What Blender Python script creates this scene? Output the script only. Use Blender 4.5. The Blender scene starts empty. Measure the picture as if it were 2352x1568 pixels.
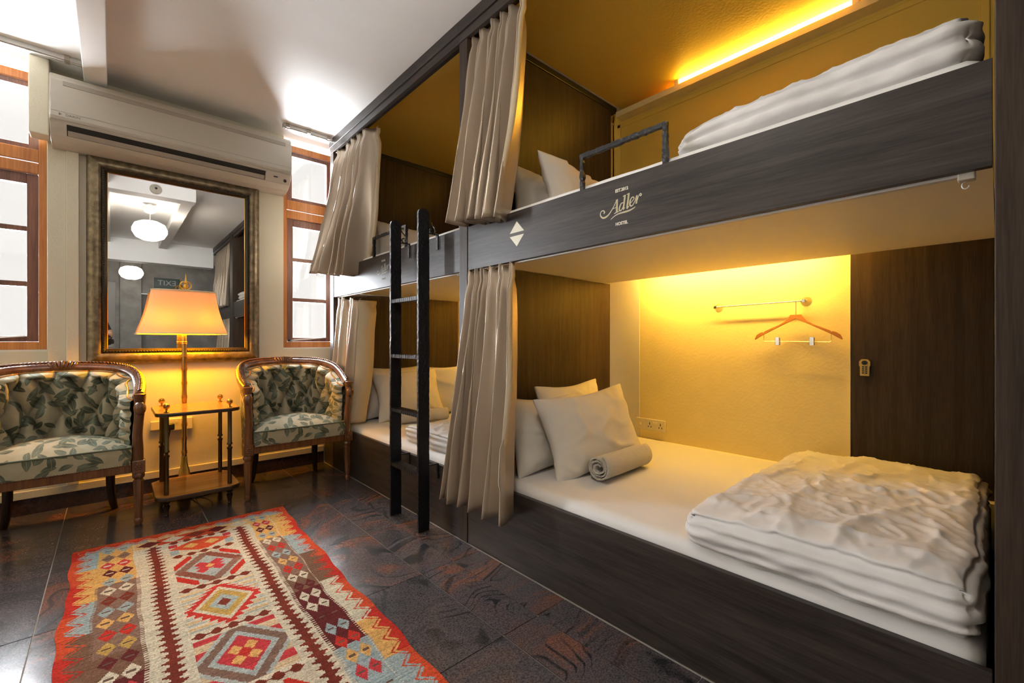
import bpy, bmesh, math, random
import numpy as np
from mathutils import Vector, Matrix, noise as mnoise

random.seed(7)
C = bpy.context.scene.collection
SC = bpy.context.scene
PI = math.pi

# ------------------------------------------------------------------ camera, world, lights, exposure
EYE = (0.0, 0.0, 1.10)
YAW = math.atan(918.0 / 1011.0)          # camera looks this far to the right of the +Y axis
cam_d = bpy.data.cameras.new('camera')
cam_d.sensor_width = 36.0
cam_d.lens = 1011.0 / 2352.0 * 36.0
cam_d.clip_start = 0.01
cam = bpy.data.objects.new('camera', cam_d)
C.objects.link(cam)
cam.location = EYE
cam.rotation_euler = (PI / 2, 0, -YAW)
SC.camera = cam

SC.view_settings.view_transform = 'Standard'
SC.view_settings.look = 'None'
SC.view_settings.exposure = 0.32
SC.view_settings.gamma = 1.0
SC.view_settings.use_curve_mapping = False

world = bpy.data.worlds.new('world')
SC.world = world
world.use_nodes = True
bg = world.node_tree.nodes['Background']
bg.inputs[0].default_value = (0.95, 0.92, 0.90, 1)
bg.inputs[1].default_value = 0.92


def area(name, loc, rot, sx, sy, power, color):
    d = bpy.data.lights.new(name, 'AREA')
    d.shape = 'RECTANGLE'; d.size = sx; d.size_y = sy
    d.energy = power; d.color = color
    o = bpy.data.objects.new(name, d); C.objects.link(o)
    o.location = loc; o.rotation_euler = rot
    return o


# overcast daylight falling through each window of the window wall (lamps stand outside the glass)
DAY = (0.93, 0.975, 1.05)
area('sky_light', (-0.3, 7.2, 4.4), (math.radians(-62), 0, 0), 7.0, 4.6, 8000, DAY)
area('street_bounce_fill', (-0.3, 6.6, 1.45), (math.radians(-92), 0, 0), 6.0, 1.1, 3300, DAY)  # added fill for street bounce, narrow and bright to reach the ceiling
WARM_UP, WARM_LOW = (1.0, 0.60, 0.05), (1.0, 0.59, 0.11)
TUBE_UP, TUBE_LOW = 50.0, 116.0
LAMP_W, LAMP_COL = 42.0, (1.0, 0.44, 0.003)
GLOBE = 19.0

# ------------------------------------------------------------------ helpers
WL = {}                                  # world location of every object's origin


class MB:
    def __init__(s):
        s.v = []; s.f = []; s.uv = {}

    def add(s, vs, fs):
        n = len(s.v)
        s.v += [tuple(p) for p in vs]
        s.f += [tuple(i + n for i in q) for q in fs]
        return s

    def box(s, x0, x1, y0, y1, z0, z1):
        if x0 > x1: x0, x1 = x1, x0
        if y0 > y1: y0, y1 = y1, y0
        if z0 > z1: z0, z1 = z1, z0
        return s.add([(x0, y0, z0), (x1, y0, z0), (x1, y1, z0), (x0, y1, z0), (x0, y0, z1), (x1, y0, z1), (x1, y1, z1), (x0, y1, z1)],
                     [(0, 3, 2, 1), (4, 5, 6, 7), (0, 1, 5, 4), (1, 2, 6, 5), (2, 3, 7, 6), (3, 0, 4, 7)])

    def prism(s, poly, fn, a, b):
        """poly: 2-D outline; fn(p, q, t) -> xyz ; extruded from t=a to t=b"""
        n = len(poly)
        vs = [fn(p, q, a) for p, q in poly] + [fn(p, q, b) for p, q in poly]
        fs = [tuple(range(n))[::-1], tuple(range(n, 2 * n))]
        fs += [(i, (i + 1) % n, n + (i + 1) % n, n + i) for i in range(n)]
        return s.add(vs, fs)

    def tube(s, pts, r, n=8, closed=False, flat=1.0, caps=True):
        pts = [Vector(p) for p in pts]
        m = len(pts)
        rs = r if isinstance(r, (list, tuple)) else [r] * m
        vs = []
        up = None
        for i in range(m):
            if closed:
                t = pts[(i + 1) % m] - pts[i - 1]
            else:
                t = pts[min(i + 1, m - 1)] - pts[max(i - 1, 0)]
            t.normalize()
            if up is None:
                up = Vector((0, 0, 1)) if abs(t.z) < 0.9 else Vector((0, 1, 0))
            a = t.cross(up)
            if a.length < 1e-5:
                a = t.orthogonal()
            a.normalize()
            b = a.cross(t); b.normalize()
            up = b
            for k in range(n):
                w = 2 * PI * k / n
                vs.append(pts[i] + rs[i] * (math.cos(w) * a + flat * math.sin(w) * b))
        fs = []
        for i in range(m if closed else m - 1):
            j = (i + 1) % m
            for k in range(n):
                l = (k + 1) % n
                fs.append((i * n + k, j * n + k, j * n + l, i * n + l))
        if not closed and caps:
            fs.append(tuple(range(n)))
            fs.append(tuple((m - 1) * n + k for k in range(n))[::-1])
        return s.add(vs, fs)

    def lathe(s, prof, c=(0, 0), n=16, sx=1.0, sy=1.0, flute=0.0, nf=8):
        vs = []
        for r, z in prof:
            for k in range(n):
                w = 2 * PI * k / n
                rr = r * (1 - flute * (0.5 + 0.5 * math.cos(w * nf)))
                vs.append((c[0] + rr * sx * math.cos(w), c[1] + rr * sy * math.sin(w), z))
        fs = []
        for i in range(len(prof) - 1):
            for k in range(n):
                l = (k + 1) % n
                fs.append((i * n + k, i * n + l, (i + 1) * n + l, (i + 1) * n + k))
        fs.append(tuple(range(n))[::-1])
        fs.append(tuple((len(prof) - 1) * n + k for k in range(n)))
        return s.add(vs, fs)

    def grid(s, fn, nu, nv, wrap_u=False, uvs=None):
        vs = []
        mu = nu if wrap_u else nu + 1
        for j in range(nv + 1):
            for i in range(mu):
                if uvs: s.uv[len(s.v) + len(vs)] = (i / nu * uvs[0], j / nv * uvs[1])
                vs.append(fn(i / nu, j / nv))
        fs = []
        for j in range(nv):
            for i in range(nu):
                k = (i + 1) % mu if wrap_u else i + 1
                fs.append((j * mu + i, j * mu + k, (j + 1) * mu + k, (j + 1) * mu + i))
        return s.add(vs, fs)

    def ball(s, c, rx, ry=None, rz=None, n=10, m=7):
        ry = rx if ry is None else ry
        rz = rx if rz is None else rz
        vs = [(c[0], c[1], c[2] - rz)]
        for j in range(1, m):
            a = -PI / 2 + PI * j / m
            for k in range(n):
                w = 2 * PI * k / n
                vs.append((c[0] + rx * math.cos(a) * math.cos(w), c[1] + ry * math.cos(a) * math.sin(w), c[2] + rz * math.sin(a)))
        vs.append((c[0], c[1], c[2] + rz))
        fs = [(0, 1 + (k + 1) % n, 1 + k) for k in range(n)]
        for j in range(m - 2):
            for k in range(n):
                l = (k + 1) % n
                fs.append((1 + j * n + k, 1 + j * n + l, 1 + (j + 1) * n + l, 1 + (j + 1) * n + k))
        e = len(vs) - 1
        b = 1 + (m - 2) * n
        fs += [(b + k, b + (k + 1) % n, e) for k in range(n)]
        return s.add(vs, fs)

    def map(s, fn):
        s.v = [tuple(fn(*p)) for p in s.v]
        return s

    def build(s, name, mat, parent=None, smooth=None, bevel=0.0, sub=0, solid=0.0, origin=None, fixn=True):
        if parent is not None:
            org = Vector(WL[parent])
        elif origin is not None:
            org = Vector(origin)
        else:
            a = np.array(s.v)
            org = Vector(((a[:, 0].min() + a[:, 0].max()) / 2, (a[:, 1].min() + a[:, 1].max()) / 2, a[:, 2].min()))
        me = bpy.data.meshes.new(name)
        me.from_pydata([(p[0] - org.x, p[1] - org.y, p[2] - org.z) for p in s.v], [], s.f)
        if fixn:
            bm = bmesh.new(); bm.from_mesh(me)
            bmesh.ops.recalc_face_normals(bm, faces=bm.faces)
            bm.to_mesh(me); bm.free()
        if s.uv:
            ul = me.uv_layers.new(name='UVMap')
            for lp in me.loops:
                ul.data[lp.index].uv = s.uv.get(lp.vertex_index, (0, 0))
        me.materials.append(mat)
        if smooth:
            me.polygons.foreach_set('use_smooth', [True] * len(me.polygons))
            if smooth < 180:
                me.set_sharp_from_angle(angle=math.radians(smooth))
        me.update()
        o = bpy.data.objects.new(name, me)
        C.objects.link(o)
        if parent is not None:
            o.parent = parent
            WL[o] = tuple(org)
        else:
            o.location = org
            WL[o] = tuple(org)
        if bevel:
            b = o.modifiers.new('bevel', 'BEVEL'); b.width = bevel; b.segments = 2; b.limit_method = 'ANGLE'
        if solid:
            b = o.modifiers.new('solid', 'SOLIDIFY'); b.thickness = solid; b.offset = 0
        if sub:
            b = o.modifiers.new('sub', 'SUBSURF'); b.levels = sub; b.render_levels = sub
        return o


def tag(o, label=None, cat=None, group=None, kind=None):
    if label: o['label'] = label
    if cat: o['category'] = cat
    if group: o['group'] = group
    if kind: o['kind'] = kind
    return o


def thing(name, label, cat, loc, group=None):
    o = bpy.data.objects.new(name, None)
    o.empty_display_size = 0.05
    C.objects.link(o); o.location = loc; WL[o] = tuple(loc)
    return tag(o, label, cat, group)


def struct(o, label=None):
    o['kind'] = 'structure'
    if label: o['label'] = label
    return o


def dup(root, loc=None, rotz=None, label=None, group=None, parent=None):
    c = root.copy(); C.objects.link(c)
    if parent is not None:
        c.parent = parent
    if loc is not None: c.location = loc
    if rotz is not None: c.rotation_euler = (0, 0, rotz)
    if label: c['label'] = label
    if group: c['group'] = group
    for ch in list(root.children):
        dup(ch, parent=c)
    return c


# ------------------------------------------------------------------ materials
def lin(r, g, b):
    f = lambda c: (c / 255 / 12.92) if c / 255 <= 0.04045 else ((c / 255 + 0.055) / 1.055) ** 2.4
    return (f(r), f(g), f(b), 1)


def mat(name, col, rough=0.6, metal=0.0, bump=0.0, bscale=40.0, var=0.0, vscale=6.0, spec=0.5, **kw):
    m = bpy.data.materials.new(name)
    m.use_nodes = True
    nt = m.node_tree; N = nt.nodes; L = nt.links
    b = N['Principled BSDF']
    b.inputs['Base Color'].default_value = col
    b.inputs['Roughness'].default_value = rough
    b.inputs['Metallic'].default_value = metal
    b.inputs['Specular IOR Level'].default_value = spec
    for k, v in kw.items():
        b.inputs[k.replace('_', ' ')].default_value = v
    tc = N.new('ShaderNodeTexCoord')
    if var:
        n = N.new('ShaderNodeTexNoise'); n.inputs['Scale'].default_value = vscale; n.inputs['Detail'].default_value = 5
        L.new(tc.outputs['Object'], n.inputs['Vector'])
        r = N.new('ShaderNodeValToRGB')
        r.color_ramp.elements[0].position = 0.3; r.color_ramp.elements[1].position = 0.7
        r.color_ramp.elements[0].color = tuple(c * (1 - var) for c in col[:3]) + (1,)
        r.color_ramp.elements[1].color = tuple(min(1, c * (1 + var)) for c in col[:3]) + (1,)
        L.new(n.outputs['Fac'], r.inputs['Fac']); L.new(r.outputs['Color'], b.inputs['Base Color'])
    if bump:
        n = N.new('ShaderNodeTexNoise'); n.inputs['Scale'].default_value = bscale; n.inputs['Detail'].default_value = 4
        L.new(tc.outputs['Object'], n.inputs['Vector'])
        bp = N.new('ShaderNodeBump'); bp.inputs['Strength'].default_value = bump; bp.inputs['Distance'].default_value = 0.01
        L.new(n.outputs['Fac'], bp.inputs['Height']); L.new(bp.outputs['Normal'], b.inputs['Normal'])
    return m


def wood(name, dark, light, axis='Y', rough=0.45, scale=1.0, bump=0.08, spec=0.5):
    m = mat(name, dark, rough, spec=spec)
    nt = m.node_tree; N = nt.nodes; L = nt.links; b = N['Principled BSDF']
    tc = N.new('ShaderNodeTexCoord')
    mp = N.new('ShaderNodeMapping')
    sc = {'X': (1.2, 26, 26), 'Y': (26, 1.2, 26), 'Z': (26, 26, 1.2)}[axis]
    mp.inputs['Scale'].default_value = tuple(c * scale for c in sc)
    L.new(tc.outputs['Object'], mp.inputs['Vector'])
    n1 = N.new('ShaderNodeTexNoise'); n1.inputs['Scale'].default_value = 1.0; n1.inputs['Detail'].default_value = 6; n1.inputs['Distortion'].default_value = 0.6
    n2 = N.new('ShaderNodeTexNoise'); n2.inputs['Scale'].default_value = 7.0; n2.inputs['Detail'].default_value = 3
    L.new(mp.outputs['Vector'], n1.inputs['Vector']); L.new(mp.outputs['Vector'], n2.inputs['Vector'])
    mx = N.new('ShaderNodeMath'); mx.operation = 'MULTIPLY_ADD'; mx.inputs[1].default_value = 0.45; mx.inputs[2].default_value = 0.0
    L.new(n2.outputs['Fac'], mx.inputs[0])
    ad = N.new('ShaderNodeMath'); ad.operation = 'MULTIPLY_ADD'; ad.inputs[1].default_value = 0.6
    L.new(n1.outputs['Fac'], ad.inputs[0]); L.new(mx.outputs[0], ad.inputs[2])
    r = N.new('ShaderNodeValToRGB')
    r.color_ramp.elements[0].position = 0.38; r.color_ramp.elements[1].position = 0.68
    r.color_ramp.elements[0].color = dark; r.color_ramp.elements[1].color = light
    L.new(ad.outputs[0], r.inputs['Fac']); L.new(r.outputs['Color'], b.inputs['Base Color'])
    bp = N.new('ShaderNodeBump'); bp.inputs['Strength'].default_value = bump; bp.inputs['Distance'].default_value = 0.004
    L.new(ad.outputs[0], bp.inputs['Height']); L.new(bp.outputs['Normal'], b.inputs['Normal'])
    return m


def emit(name, col, strength):
    m = bpy.data.materials.new(name); m.use_nodes = True
    b = m.node_tree.nodes['Principled BSDF']
    b.inputs['Base Color'].default_value = col
    b.inputs['Emission Color'].default_value = col
    b.inputs['Emission Strength'].default_value = strength
    return m


M = {}
M['ceiling'] = mat('ceiling_paint', (0.87, 0.86, 0.83, 1), 0.6, bump=0.05, bscale=6, var=0.03, vscale=2, spec=0.15)
M['wall'] = mat('wall_paint', (0.64, 0.58, 0.44, 1), 0.6, bump=0.12, bscale=90)
M['yellow'] = mat('yellow_paint', (0.85, 0.71, 0.34, 1), 0.45, bump=0.18, bscale=60, var=0.03)
M['cream'] = mat('cream_paint', (0.84, 0.77, 0.60, 1), 0.5)
M['white_board'] = mat('white_board', (0.72, 0.67, 0.58, 1), 0.4)
M['laminate_h'] = wood('laminate_along', (0.0165, 0.012, 0.0105, 1), (0.052, 0.040, 0.035, 1), 'Y', 0.42, spec=0.36)
M['laminate_v'] = wood('laminate_upright', (0.026, 0.017, 0.012, 1), (0.060, 0.041, 0.030, 1), 'Z', 0.45, 1.5, spec=0.22)
M['laminate_x'] = wood('laminate_across', (0.022, 0.016, 0.013, 1), (0.055, 0.041, 0.034, 1), 'X', 0.45, spec=0.22)
M['black_trim'] = mat('black_trim', (0.008, 0.007, 0.007, 1), 0.4)
M['steel_track'] = mat('track_metal', (0.60, 0.58, 0.55, 1), 0.45, 0.2)
M['iron'] = mat('wrought_iron', (0.010, 0.010, 0.012, 1), 0.38, 0.3, bump=0.6, bscale=55)
M['sheet'] = mat('bed_linen', (0.70, 0.68, 0.66, 1), 0.85, bump=0.12, bscale=25)
M['duvet'] = mat('duvet_cotton', (0.66, 0.64, 0.625, 1), 0.85, bump=0.35, bscale=14)
M['pillow'] = mat('pillow_cotton', (0.68, 0.635, 0.56, 1), 0.85, bump=0.22, bscale=16)
M['towel'] = mat('terry_towel', (0.74, 0.69, 0.62, 1), 0.95, bump=1.0, bscale=260)
M['curtain'] = mat('satin_taupe', (0.44, 0.36, 0.275, 1), 0.34, 0.42, bump=0.05, bscale=30, spec=0.8)
M['lining'] = mat('cream_lining', (0.62, 0.52, 0.36, 1), 0.7, bump=0.2, bscale=40)
M['teak'] = wood('teak', (0.36, 0.115, 0.022, 1), (0.55, 0.22, 0.05, 1), 'Z', 0.35, 0.7)
M['sash'] = wood('sash_wood', (0.11, 0.045, 0.028, 1), (0.24, 0.10, 0.06, 1), 'Z', 0.4, 0.8)
M['walnut'] = wood('carved_walnut', (0.085, 0.030, 0.010, 1), (0.20, 0.075, 0.022, 1), 'Z', 0.22, 0.8, spec=0.7)
M['walnut_dark'] = mat('dark_walnut', (0.022, 0.010, 0.006, 1), 0.25)
M['honey'] = wood('honey_wood', (0.30, 0.13, 0.03, 1), (0.46, 0.22, 0.06, 1), 'X', 0.22, 0.8)
M['honey_edge'] = mat('dark_edge', (0.035, 0.018, 0.008, 1), 0.3)
M['brass'] = mat('aged_brass', (0.55, 0.36, 0.12, 1), 0.25, 1.0, bump=0.1, bscale=30)
M['bronze'] = mat('dark_bronze', (0.10, 0.075, 0.04, 1), 0.3, 0.9)
M['gold'] = mat('gilt', (0.75, 0.47, 0.10, 1), 0.28, 1.0)
M['chrome'] = mat('chrome', (0.8, 0.78, 0.74, 1), 0.12, 1.0)
M['plastic'] = mat('white_plastic', (0.50, 0.45, 0.37, 1), 0.38)
M['plastic_grey'] = mat('grey_plastic', (0.36, 0.31, 0.25, 1), 0.4)
M['dark_slot'] = mat('dark_slot', (0.012, 0.010, 0.008, 1), 0.6)
M['black'] = mat('black_plastic', (0.006, 0.006, 0.006, 1), 0.35)
M['frame_gilt'] = mat('mirror_frame_silver_gilt', (0.19, 0.145, 0.085, 1), 0.35, 0.65, bump=0.25, bscale=70, var=0.45, vscale=26)
M['frame_bead'] = mat('mirror_frame_dark_bead', (0.035, 0.024, 0.012, 1), 0.3, 0.5)
M['mirror'] = mat('mirror_glass', (0.62, 0.60, 0.57, 1), 0.0, 1.0)
M['hanger'] = wood('hanger_wood', (0.48, 0.185, 0.022, 1), (0.62, 0.27, 0.04, 1), 'Y', 0.35)
M['socket'] = mat('socket_plastic', (0.74, 0.66, 0.50, 1), 0.4)
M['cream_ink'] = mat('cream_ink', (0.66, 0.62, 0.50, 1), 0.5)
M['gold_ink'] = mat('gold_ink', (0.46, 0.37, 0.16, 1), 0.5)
M['far_ink'] = mat('darker_cream_ink', (0.42, 0.40, 0.36, 1), 0.5)  # darker, greyer cream for the far bunk's lettering
M['grey_ink'] = mat('grey_ink', (0.16, 0.14, 0.12, 1), 0.5)
M['lock_brass'] = mat('lock_brass', (0.50, 0.36, 0.10, 1), 0.35, 0.6)
M['granite_dark'] = mat('skirting_granite', (0.035, 0.018, 0.014, 1), 0.2, var=0.5, vscale=60)
M['concrete'] = mat('bare_concrete', (0.24, 0.23, 0.21, 1), 0.8, bump=0.3, bscale=8, var=0.25, vscale=4)
M['dark_room'] = mat('dark_wall_paint', (0.10, 0.095, 0.09, 1), 0.7, var=0.2)
M['door_grey'] = mat('door_paint', (0.26, 0.25, 0.23, 1), 0.6)
M['sign'] = mat('exit_sign_green', (0.012, 0.03, 0.02, 1), 0.4)
M['sign_ink'] = mat('exit_sign_ink', (0.30, 0.32, 0.30, 1), 0.5)
M['skin'] = mat('skin', (0.36, 0.19, 0.12, 1), 0.5)
M['shirt'] = mat('black_cotton', (0.012, 0.012, 0.013, 1), 0.85)
M['jeans'] = mat('dark_denim', (0.025, 0.03, 0.045, 1), 0.9)
M['hair'] = mat('dark_hair', (0.01, 0.008, 0.007, 1), 0.5)
M['shoe'] = mat('dark_shoe', (0.02, 0.018, 0.018, 1), 0.5)
M['tube'] = emit('tube_glow', WARM_UP + (1,), TUBE_UP)
M['tube_low'] = emit('tube_glow_low', WARM_LOW + (1,), TUBE_LOW)
M['globe'] = emit('opal_globe', (1.0, 0.93, 0.84, 1), GLOBE)
M['tube_far'] = emit('tube_glow_far', WARM_UP + (1,), TUBE_UP * 0.4)
M['tube_low_far'] = emit('tube_glow_low_far', WARM_LOW + (1,), TUBE_LOW * 0.6)

# clear window glass
g = bpy.data.materials.new('window_glass'); g.use_nodes = True
nt = g.node_tree; nt.nodes.clear()
out = nt.nodes.new('ShaderNodeOutputMaterial'); tr = nt.nodes.new('ShaderNodeBsdfTransparent'); gl = nt.nodes.new('ShaderNodeBsdfGlossy')
tr.inputs[0].default_value = (0.94, 0.94, 0.93, 1); gl.inputs['Roughness'].default_value = 0.02
mx = nt.nodes.new('ShaderNodeMixShader'); mx.inputs[0].default_value = 0.05
nt.links.new(tr.outputs[0], mx.inputs[1]); nt.links.new(gl.outputs[0], mx.inputs[2]); nt.links.new(mx.outputs[0], out.inputs[0])
M['glass'] = g

# lamp shade: silk that lets the bulb through
g = bpy.data.materials.new('lamp_shade_silk'); g.use_nodes = True
nt = g.node_tree; nt.nodes.clear()
out = nt.nodes.new('ShaderNodeOutputMaterial'); df = nt.nodes.new('ShaderNodeBsdfDiffuse'); tl = nt.nodes.new('ShaderNodeBsdfTranslucent')
df.inputs[0].default_value = (0.70, 0.60, 0.44, 1); tl.inputs[0].default_value = (0.15, 0.085, 0.025, 1)
mx = nt.nodes.new('ShaderNodeMixShader'); mx.inputs[0].default_value = 0.22
nt.links.new(df.outputs[0], mx.inputs[1]); nt.links.new(tl.outputs[0], mx.inputs[2]); nt.links.new(mx.outputs[0], out.inputs[0])
M['shade'] = g


def granite():
    m = mat('granite_tile', (0.08, 0.07, 0.07, 1), 0.16, spec=0.4)
    nt = m.node_tree; N = nt.nodes; L = nt.links; b = N['Principled BSDF']
    tc = N.new('ShaderNodeTexCoord'); oi = N.new('ShaderNodeObjectInfo')
    off = N.new('ShaderNodeVectorMath'); off.operation = 'SCALE'; off.inputs[0].default_value = (0.9, 0.5, 3.0)
    L.new(oi.outputs['Random'], off.inputs['Scale'])
    ad = N.new('ShaderNodeVectorMath'); ad.operation = 'ADD'
    L.new(tc.outputs['Object'], ad.inputs[0]); L.new(off.outputs[0], ad.inputs[1])

    def noise(vec, scale, detail, rough=0.5, dist=0.0):
        n = N.new('ShaderNodeTexNoise'); n.inputs['Scale'].default_value = scale; n.inputs['Detail'].default_value = detail
        n.inputs['Roughness'].default_value = rough; n.inputs['Distortion'].default_value = dist
        L.new(vec, n.inputs['Vector']); return n

    def ramp(sock, stops):
        r = N.new('ShaderNodeValToRGB'); e = r.color_ramp.elements
        e[0].position, e[0].color = stops[0][0], tuple(stops[0][1]) + (1,)
        e[1].position, e[1].color = stops[-1][0], tuple(stops[-1][1]) + (1,)
        for p, c in stops[1:-1]:
            q = e.new(p); q.color = tuple(c) + (1,)
        L.new(sock, r.inputs['Fac']); return r
    nw = noise(ad.outputs[0], 1.5, 2.0)
    ws = N.new('ShaderNodeVectorMath'); ws.operation = 'SCALE'; ws.inputs['Scale'].default_value = 0.9
    L.new(nw.outputs['Color'], ws.inputs[0])
    wa = N.new('ShaderNodeVectorMath'); wa.operation = 'ADD'
    L.new(ad.outputs[0], wa.inputs[0]); L.new(ws.outputs[0], wa.inputs[1])
    mp = N.new('ShaderNodeMapping'); mp.inputs['Rotation'].default_value = (0, 0, 0.55); mp.inputs['Scale'].default_value = (1.0, 2.4, 1.0)
    L.new(wa.outputs[0], mp.inputs['Vector'])
    v = mp.outputs['Vector']
    # broad drifts of grey-purple and rusty pink
    n1 = noise(v, 2.1, 7, 0.6, 0.4)
    r1 = ramp(n1.outputs['Fac'], [(0.28, (0.062, 0.058, 0.062)), (0.47, (0.098, 0.083, 0.088)), (0.56, (0.120, 0.082, 0.078)), (0.63, (0.215, 0.090, 0.058)), (0.72, (0.235, 0.110, 0.075)), (0.80, (0.15, 0.10, 0.095))])
    # thin dark folded veins: contour lines of a smooth field
    n3 = noise(v, 1.15, 2.2, 0.45)
    wv = N.new('ShaderNodeMath'); wv.operation = 'MULTIPLY'; wv.inputs[1].default_value = 85.0
    L.new(n3.outputs['Fac'], wv.inputs[0])
    sn = N.new('ShaderNodeMath'); sn.operation = 'SINE'; L.new(wv.outputs[0], sn.inputs[0])
    n4 = noise(v, 3.0, 5, 0.65)
    th = N.new('ShaderNodeMath'); th.operation = 'MULTIPLY_ADD'; th.inputs[1].default_value = 3.4; th.inputs[2].default_value = -2.35
    L.new(n4.outputs['Fac'], th.inputs[0])
    sm = N.new('ShaderNodeMath'); sm.operation = 'ADD'; L.new(sn.outputs[0], sm.inputs[0]); L.new(th.outputs[0], sm.inputs[1])
    r2 = ramp(sm.outputs[0], [(0.10, (0, 0, 0)), (0.62, (1, 1, 1))])
    vm = N.new('ShaderNodeMix'); vm.data_type = 'RGBA'
    vm.inputs['B'].default_value = (0.026, 0.025, 0.027, 1)
    L.new(r2.outputs['Color'], vm.inputs['Factor']); L.new(r1.outputs['Color'], vm.inputs['A'])
    # crystal speckle
    n5 = noise(ad.outputs[0], 170, 2)
    r5 = ramp(n5.outputs['Fac'], [(0.3, (0.28, 0.28, 0.28)), (0.7, (0.96, 0.94, 0.92))])
    mu = N.new('ShaderNodeMix'); mu.data_type = 'RGBA'; mu.blend_type = 'MULTIPLY'; mu.inputs['Factor'].default_value = 1.0
    L.new(vm.outputs['Result'], mu.inputs['A']); L.new(r5.outputs['Color'], mu.inputs['B'])
    L.new(mu.outputs['Result'], b.inputs['Base Color'])
    ro = N.new('ShaderNodeMath'); ro.operation = 'MULTIPLY_ADD'; ro.inputs[1].default_value = 0.30; ro.inputs[2].default_value = 0.06
    L.new(n4.outputs['Fac'], ro.inputs[0]); L.new(ro.outputs[0], b.inputs['Roughness'])
    return m


M['granite'] = granite()
M['grout'] = mat('grout', (0.30, 0.27, 0.23, 1), 0.8)


def leaf_fabric():
    m = mat('leaf_print_upholstery', (0.4, 0.36, 0.25, 1), 0.75, spec=0.25)
    nt = m.node_tree; N = nt.nodes; L = nt.links; b = N['Principled BSDF']
    uv = N.new('ShaderNodeUVMap'); uv.uv_map = 'UVMap'

    def mth(op, a, b_=None, c=None):
        n = N.new('ShaderNodeMath'); n.operation = op
        for i, x in enumerate((a, b_, c)):
            if x is None: continue
            if isinstance(x, (int, float)): n.inputs[i].default_value = x
            else: L.new(x, n.inputs[i])
        return n.outputs[0]
    fac = None; rib = None
    for scale, off, ln, wd in ((11.0, (0, 0, 0), 0.52, 0.20), (11.0, (3.37, 7.61, 0), 0.50, 0.19), (15.0, (9.2, 1.4, 0), 0.50, 0.21)):
        mp = N.new('ShaderNodeMapping'); mp.inputs['Scale'].default_value = (scale, scale, 1); mp.inputs['Location'].default_value = off
        L.new(uv.outputs['UV'], mp.inputs['Vector'])
        v = N.new('ShaderNodeTexVoronoi'); v.voronoi_dimensions = '2D'; v.inputs['Scale'].default_value = 1.0; v.inputs['Randomness'].default_value = 0.8
        L.new(mp.outputs['Vector'], v.inputs['Vector'])
        sub = N.new('ShaderNodeVectorMath'); sub.operation = 'SUBTRACT'
        L.new(mp.outputs['Vector'], sub.inputs[0]); L.new(v.outputs['Position'], sub.inputs[1])
        cs = N.new('ShaderNodeSeparateColor'); L.new(v.outputs['Color'], cs.inputs[0])
        ro = N.new('ShaderNodeVectorRotate'); ro.rotation_type = 'Z_AXIS'
        L.new(sub.outputs[0], ro.inputs['Vector']); L.new(mth('MULTIPLY', cs.outputs['Red'], 6.283), ro.inputs['Angle'])
        sp = N.new('ShaderNodeSeparateXYZ'); L.new(ro.outputs[0], sp.inputs[0])
        x = mth('DIVIDE', sp.outputs['X'], ln)
        w = mth('MULTIPLY', mth('SUBTRACT', 1.0, mth('MULTIPLY', x, x)), wd)
        y = mth('ABSOLUTE', mth('ADD', sp.outputs['Y'], mth('MULTIPLY', mth('MULTIPLY', x, x), 0.07)))
        leaf = mth('MULTIPLY', mth('LESS_THAN', y, w), mth('GREATER_THAN', cs.outputs['Green'], 0.28))
        r_ = mth('MULTIPLY', leaf, mth('LESS_THAN', y, 0.012))
        fac = leaf if fac is None else mth('MAXIMUM', fac, leaf)
        rib = r_ if rib is None else mth('MAXIMUM', rib, r_)
    fac = mth('SUBTRACT', fac, mth('MULTIPLY', rib, 0.5))
    n = N.new('ShaderNodeTexNoise'); n.inputs['Scale'].default_value = 22
    L.new(uv.outputs['UV'], n.inputs['Vector'])
    rr = N.new('ShaderNodeValToRGB')
    rr.color_ramp.elements[0].color = (0.33, 0.285, 0.175, 1); rr.color_ramp.elements[1].color = (0.44, 0.395, 0.28, 1)
    L.new(n.outputs['Fac'], rr.inputs['Fac'])
    n2 = N.new('ShaderNodeTexNoise'); n2.inputs['Scale'].default_value = 13
    L.new(uv.outputs['UV'], n2.inputs['Vector'])
    lg = N.new('ShaderNodeValToRGB')
    lg.color_ramp.elements[0].position = 0.35; lg.color_ramp.elements[0].color = (0.072, 0.085, 0.050, 1)
    lg.color_ramp.elements[1].position = 0.65; lg.color_ramp.elements[1].color = (0.17, 0.19, 0.14, 1)
    L.new(n2.outputs['Fac'], lg.inputs['Fac'])
    mx = N.new('ShaderNodeMix'); mx.data_type = 'RGBA'
    L.new(fac, mx.inputs['Factor']); L.new(rr.outputs['Color'], mx.inputs['A']); L.new(lg.outputs['Color'], mx.inputs['B'])
    L.new(mx.outputs['Result'], b.inputs['Base Color'])
    w = N.new('ShaderNodeTexNoise'); w.inputs['Scale'].default_value = 380
    L.new(uv.outputs['UV'], w.inputs['Vector'])
    bp = N.new('ShaderNodeBump'); bp.inputs['Strength'].default_value = 0.12; bp.inputs['Distance'].default_value = 0.003
    L.new(w.outputs['Fac'], bp.inputs['Height']); L.new(bp.outputs['Normal'], b.inputs['Normal'])
    return m


M['fabric'] = leaf_fabric()


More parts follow.
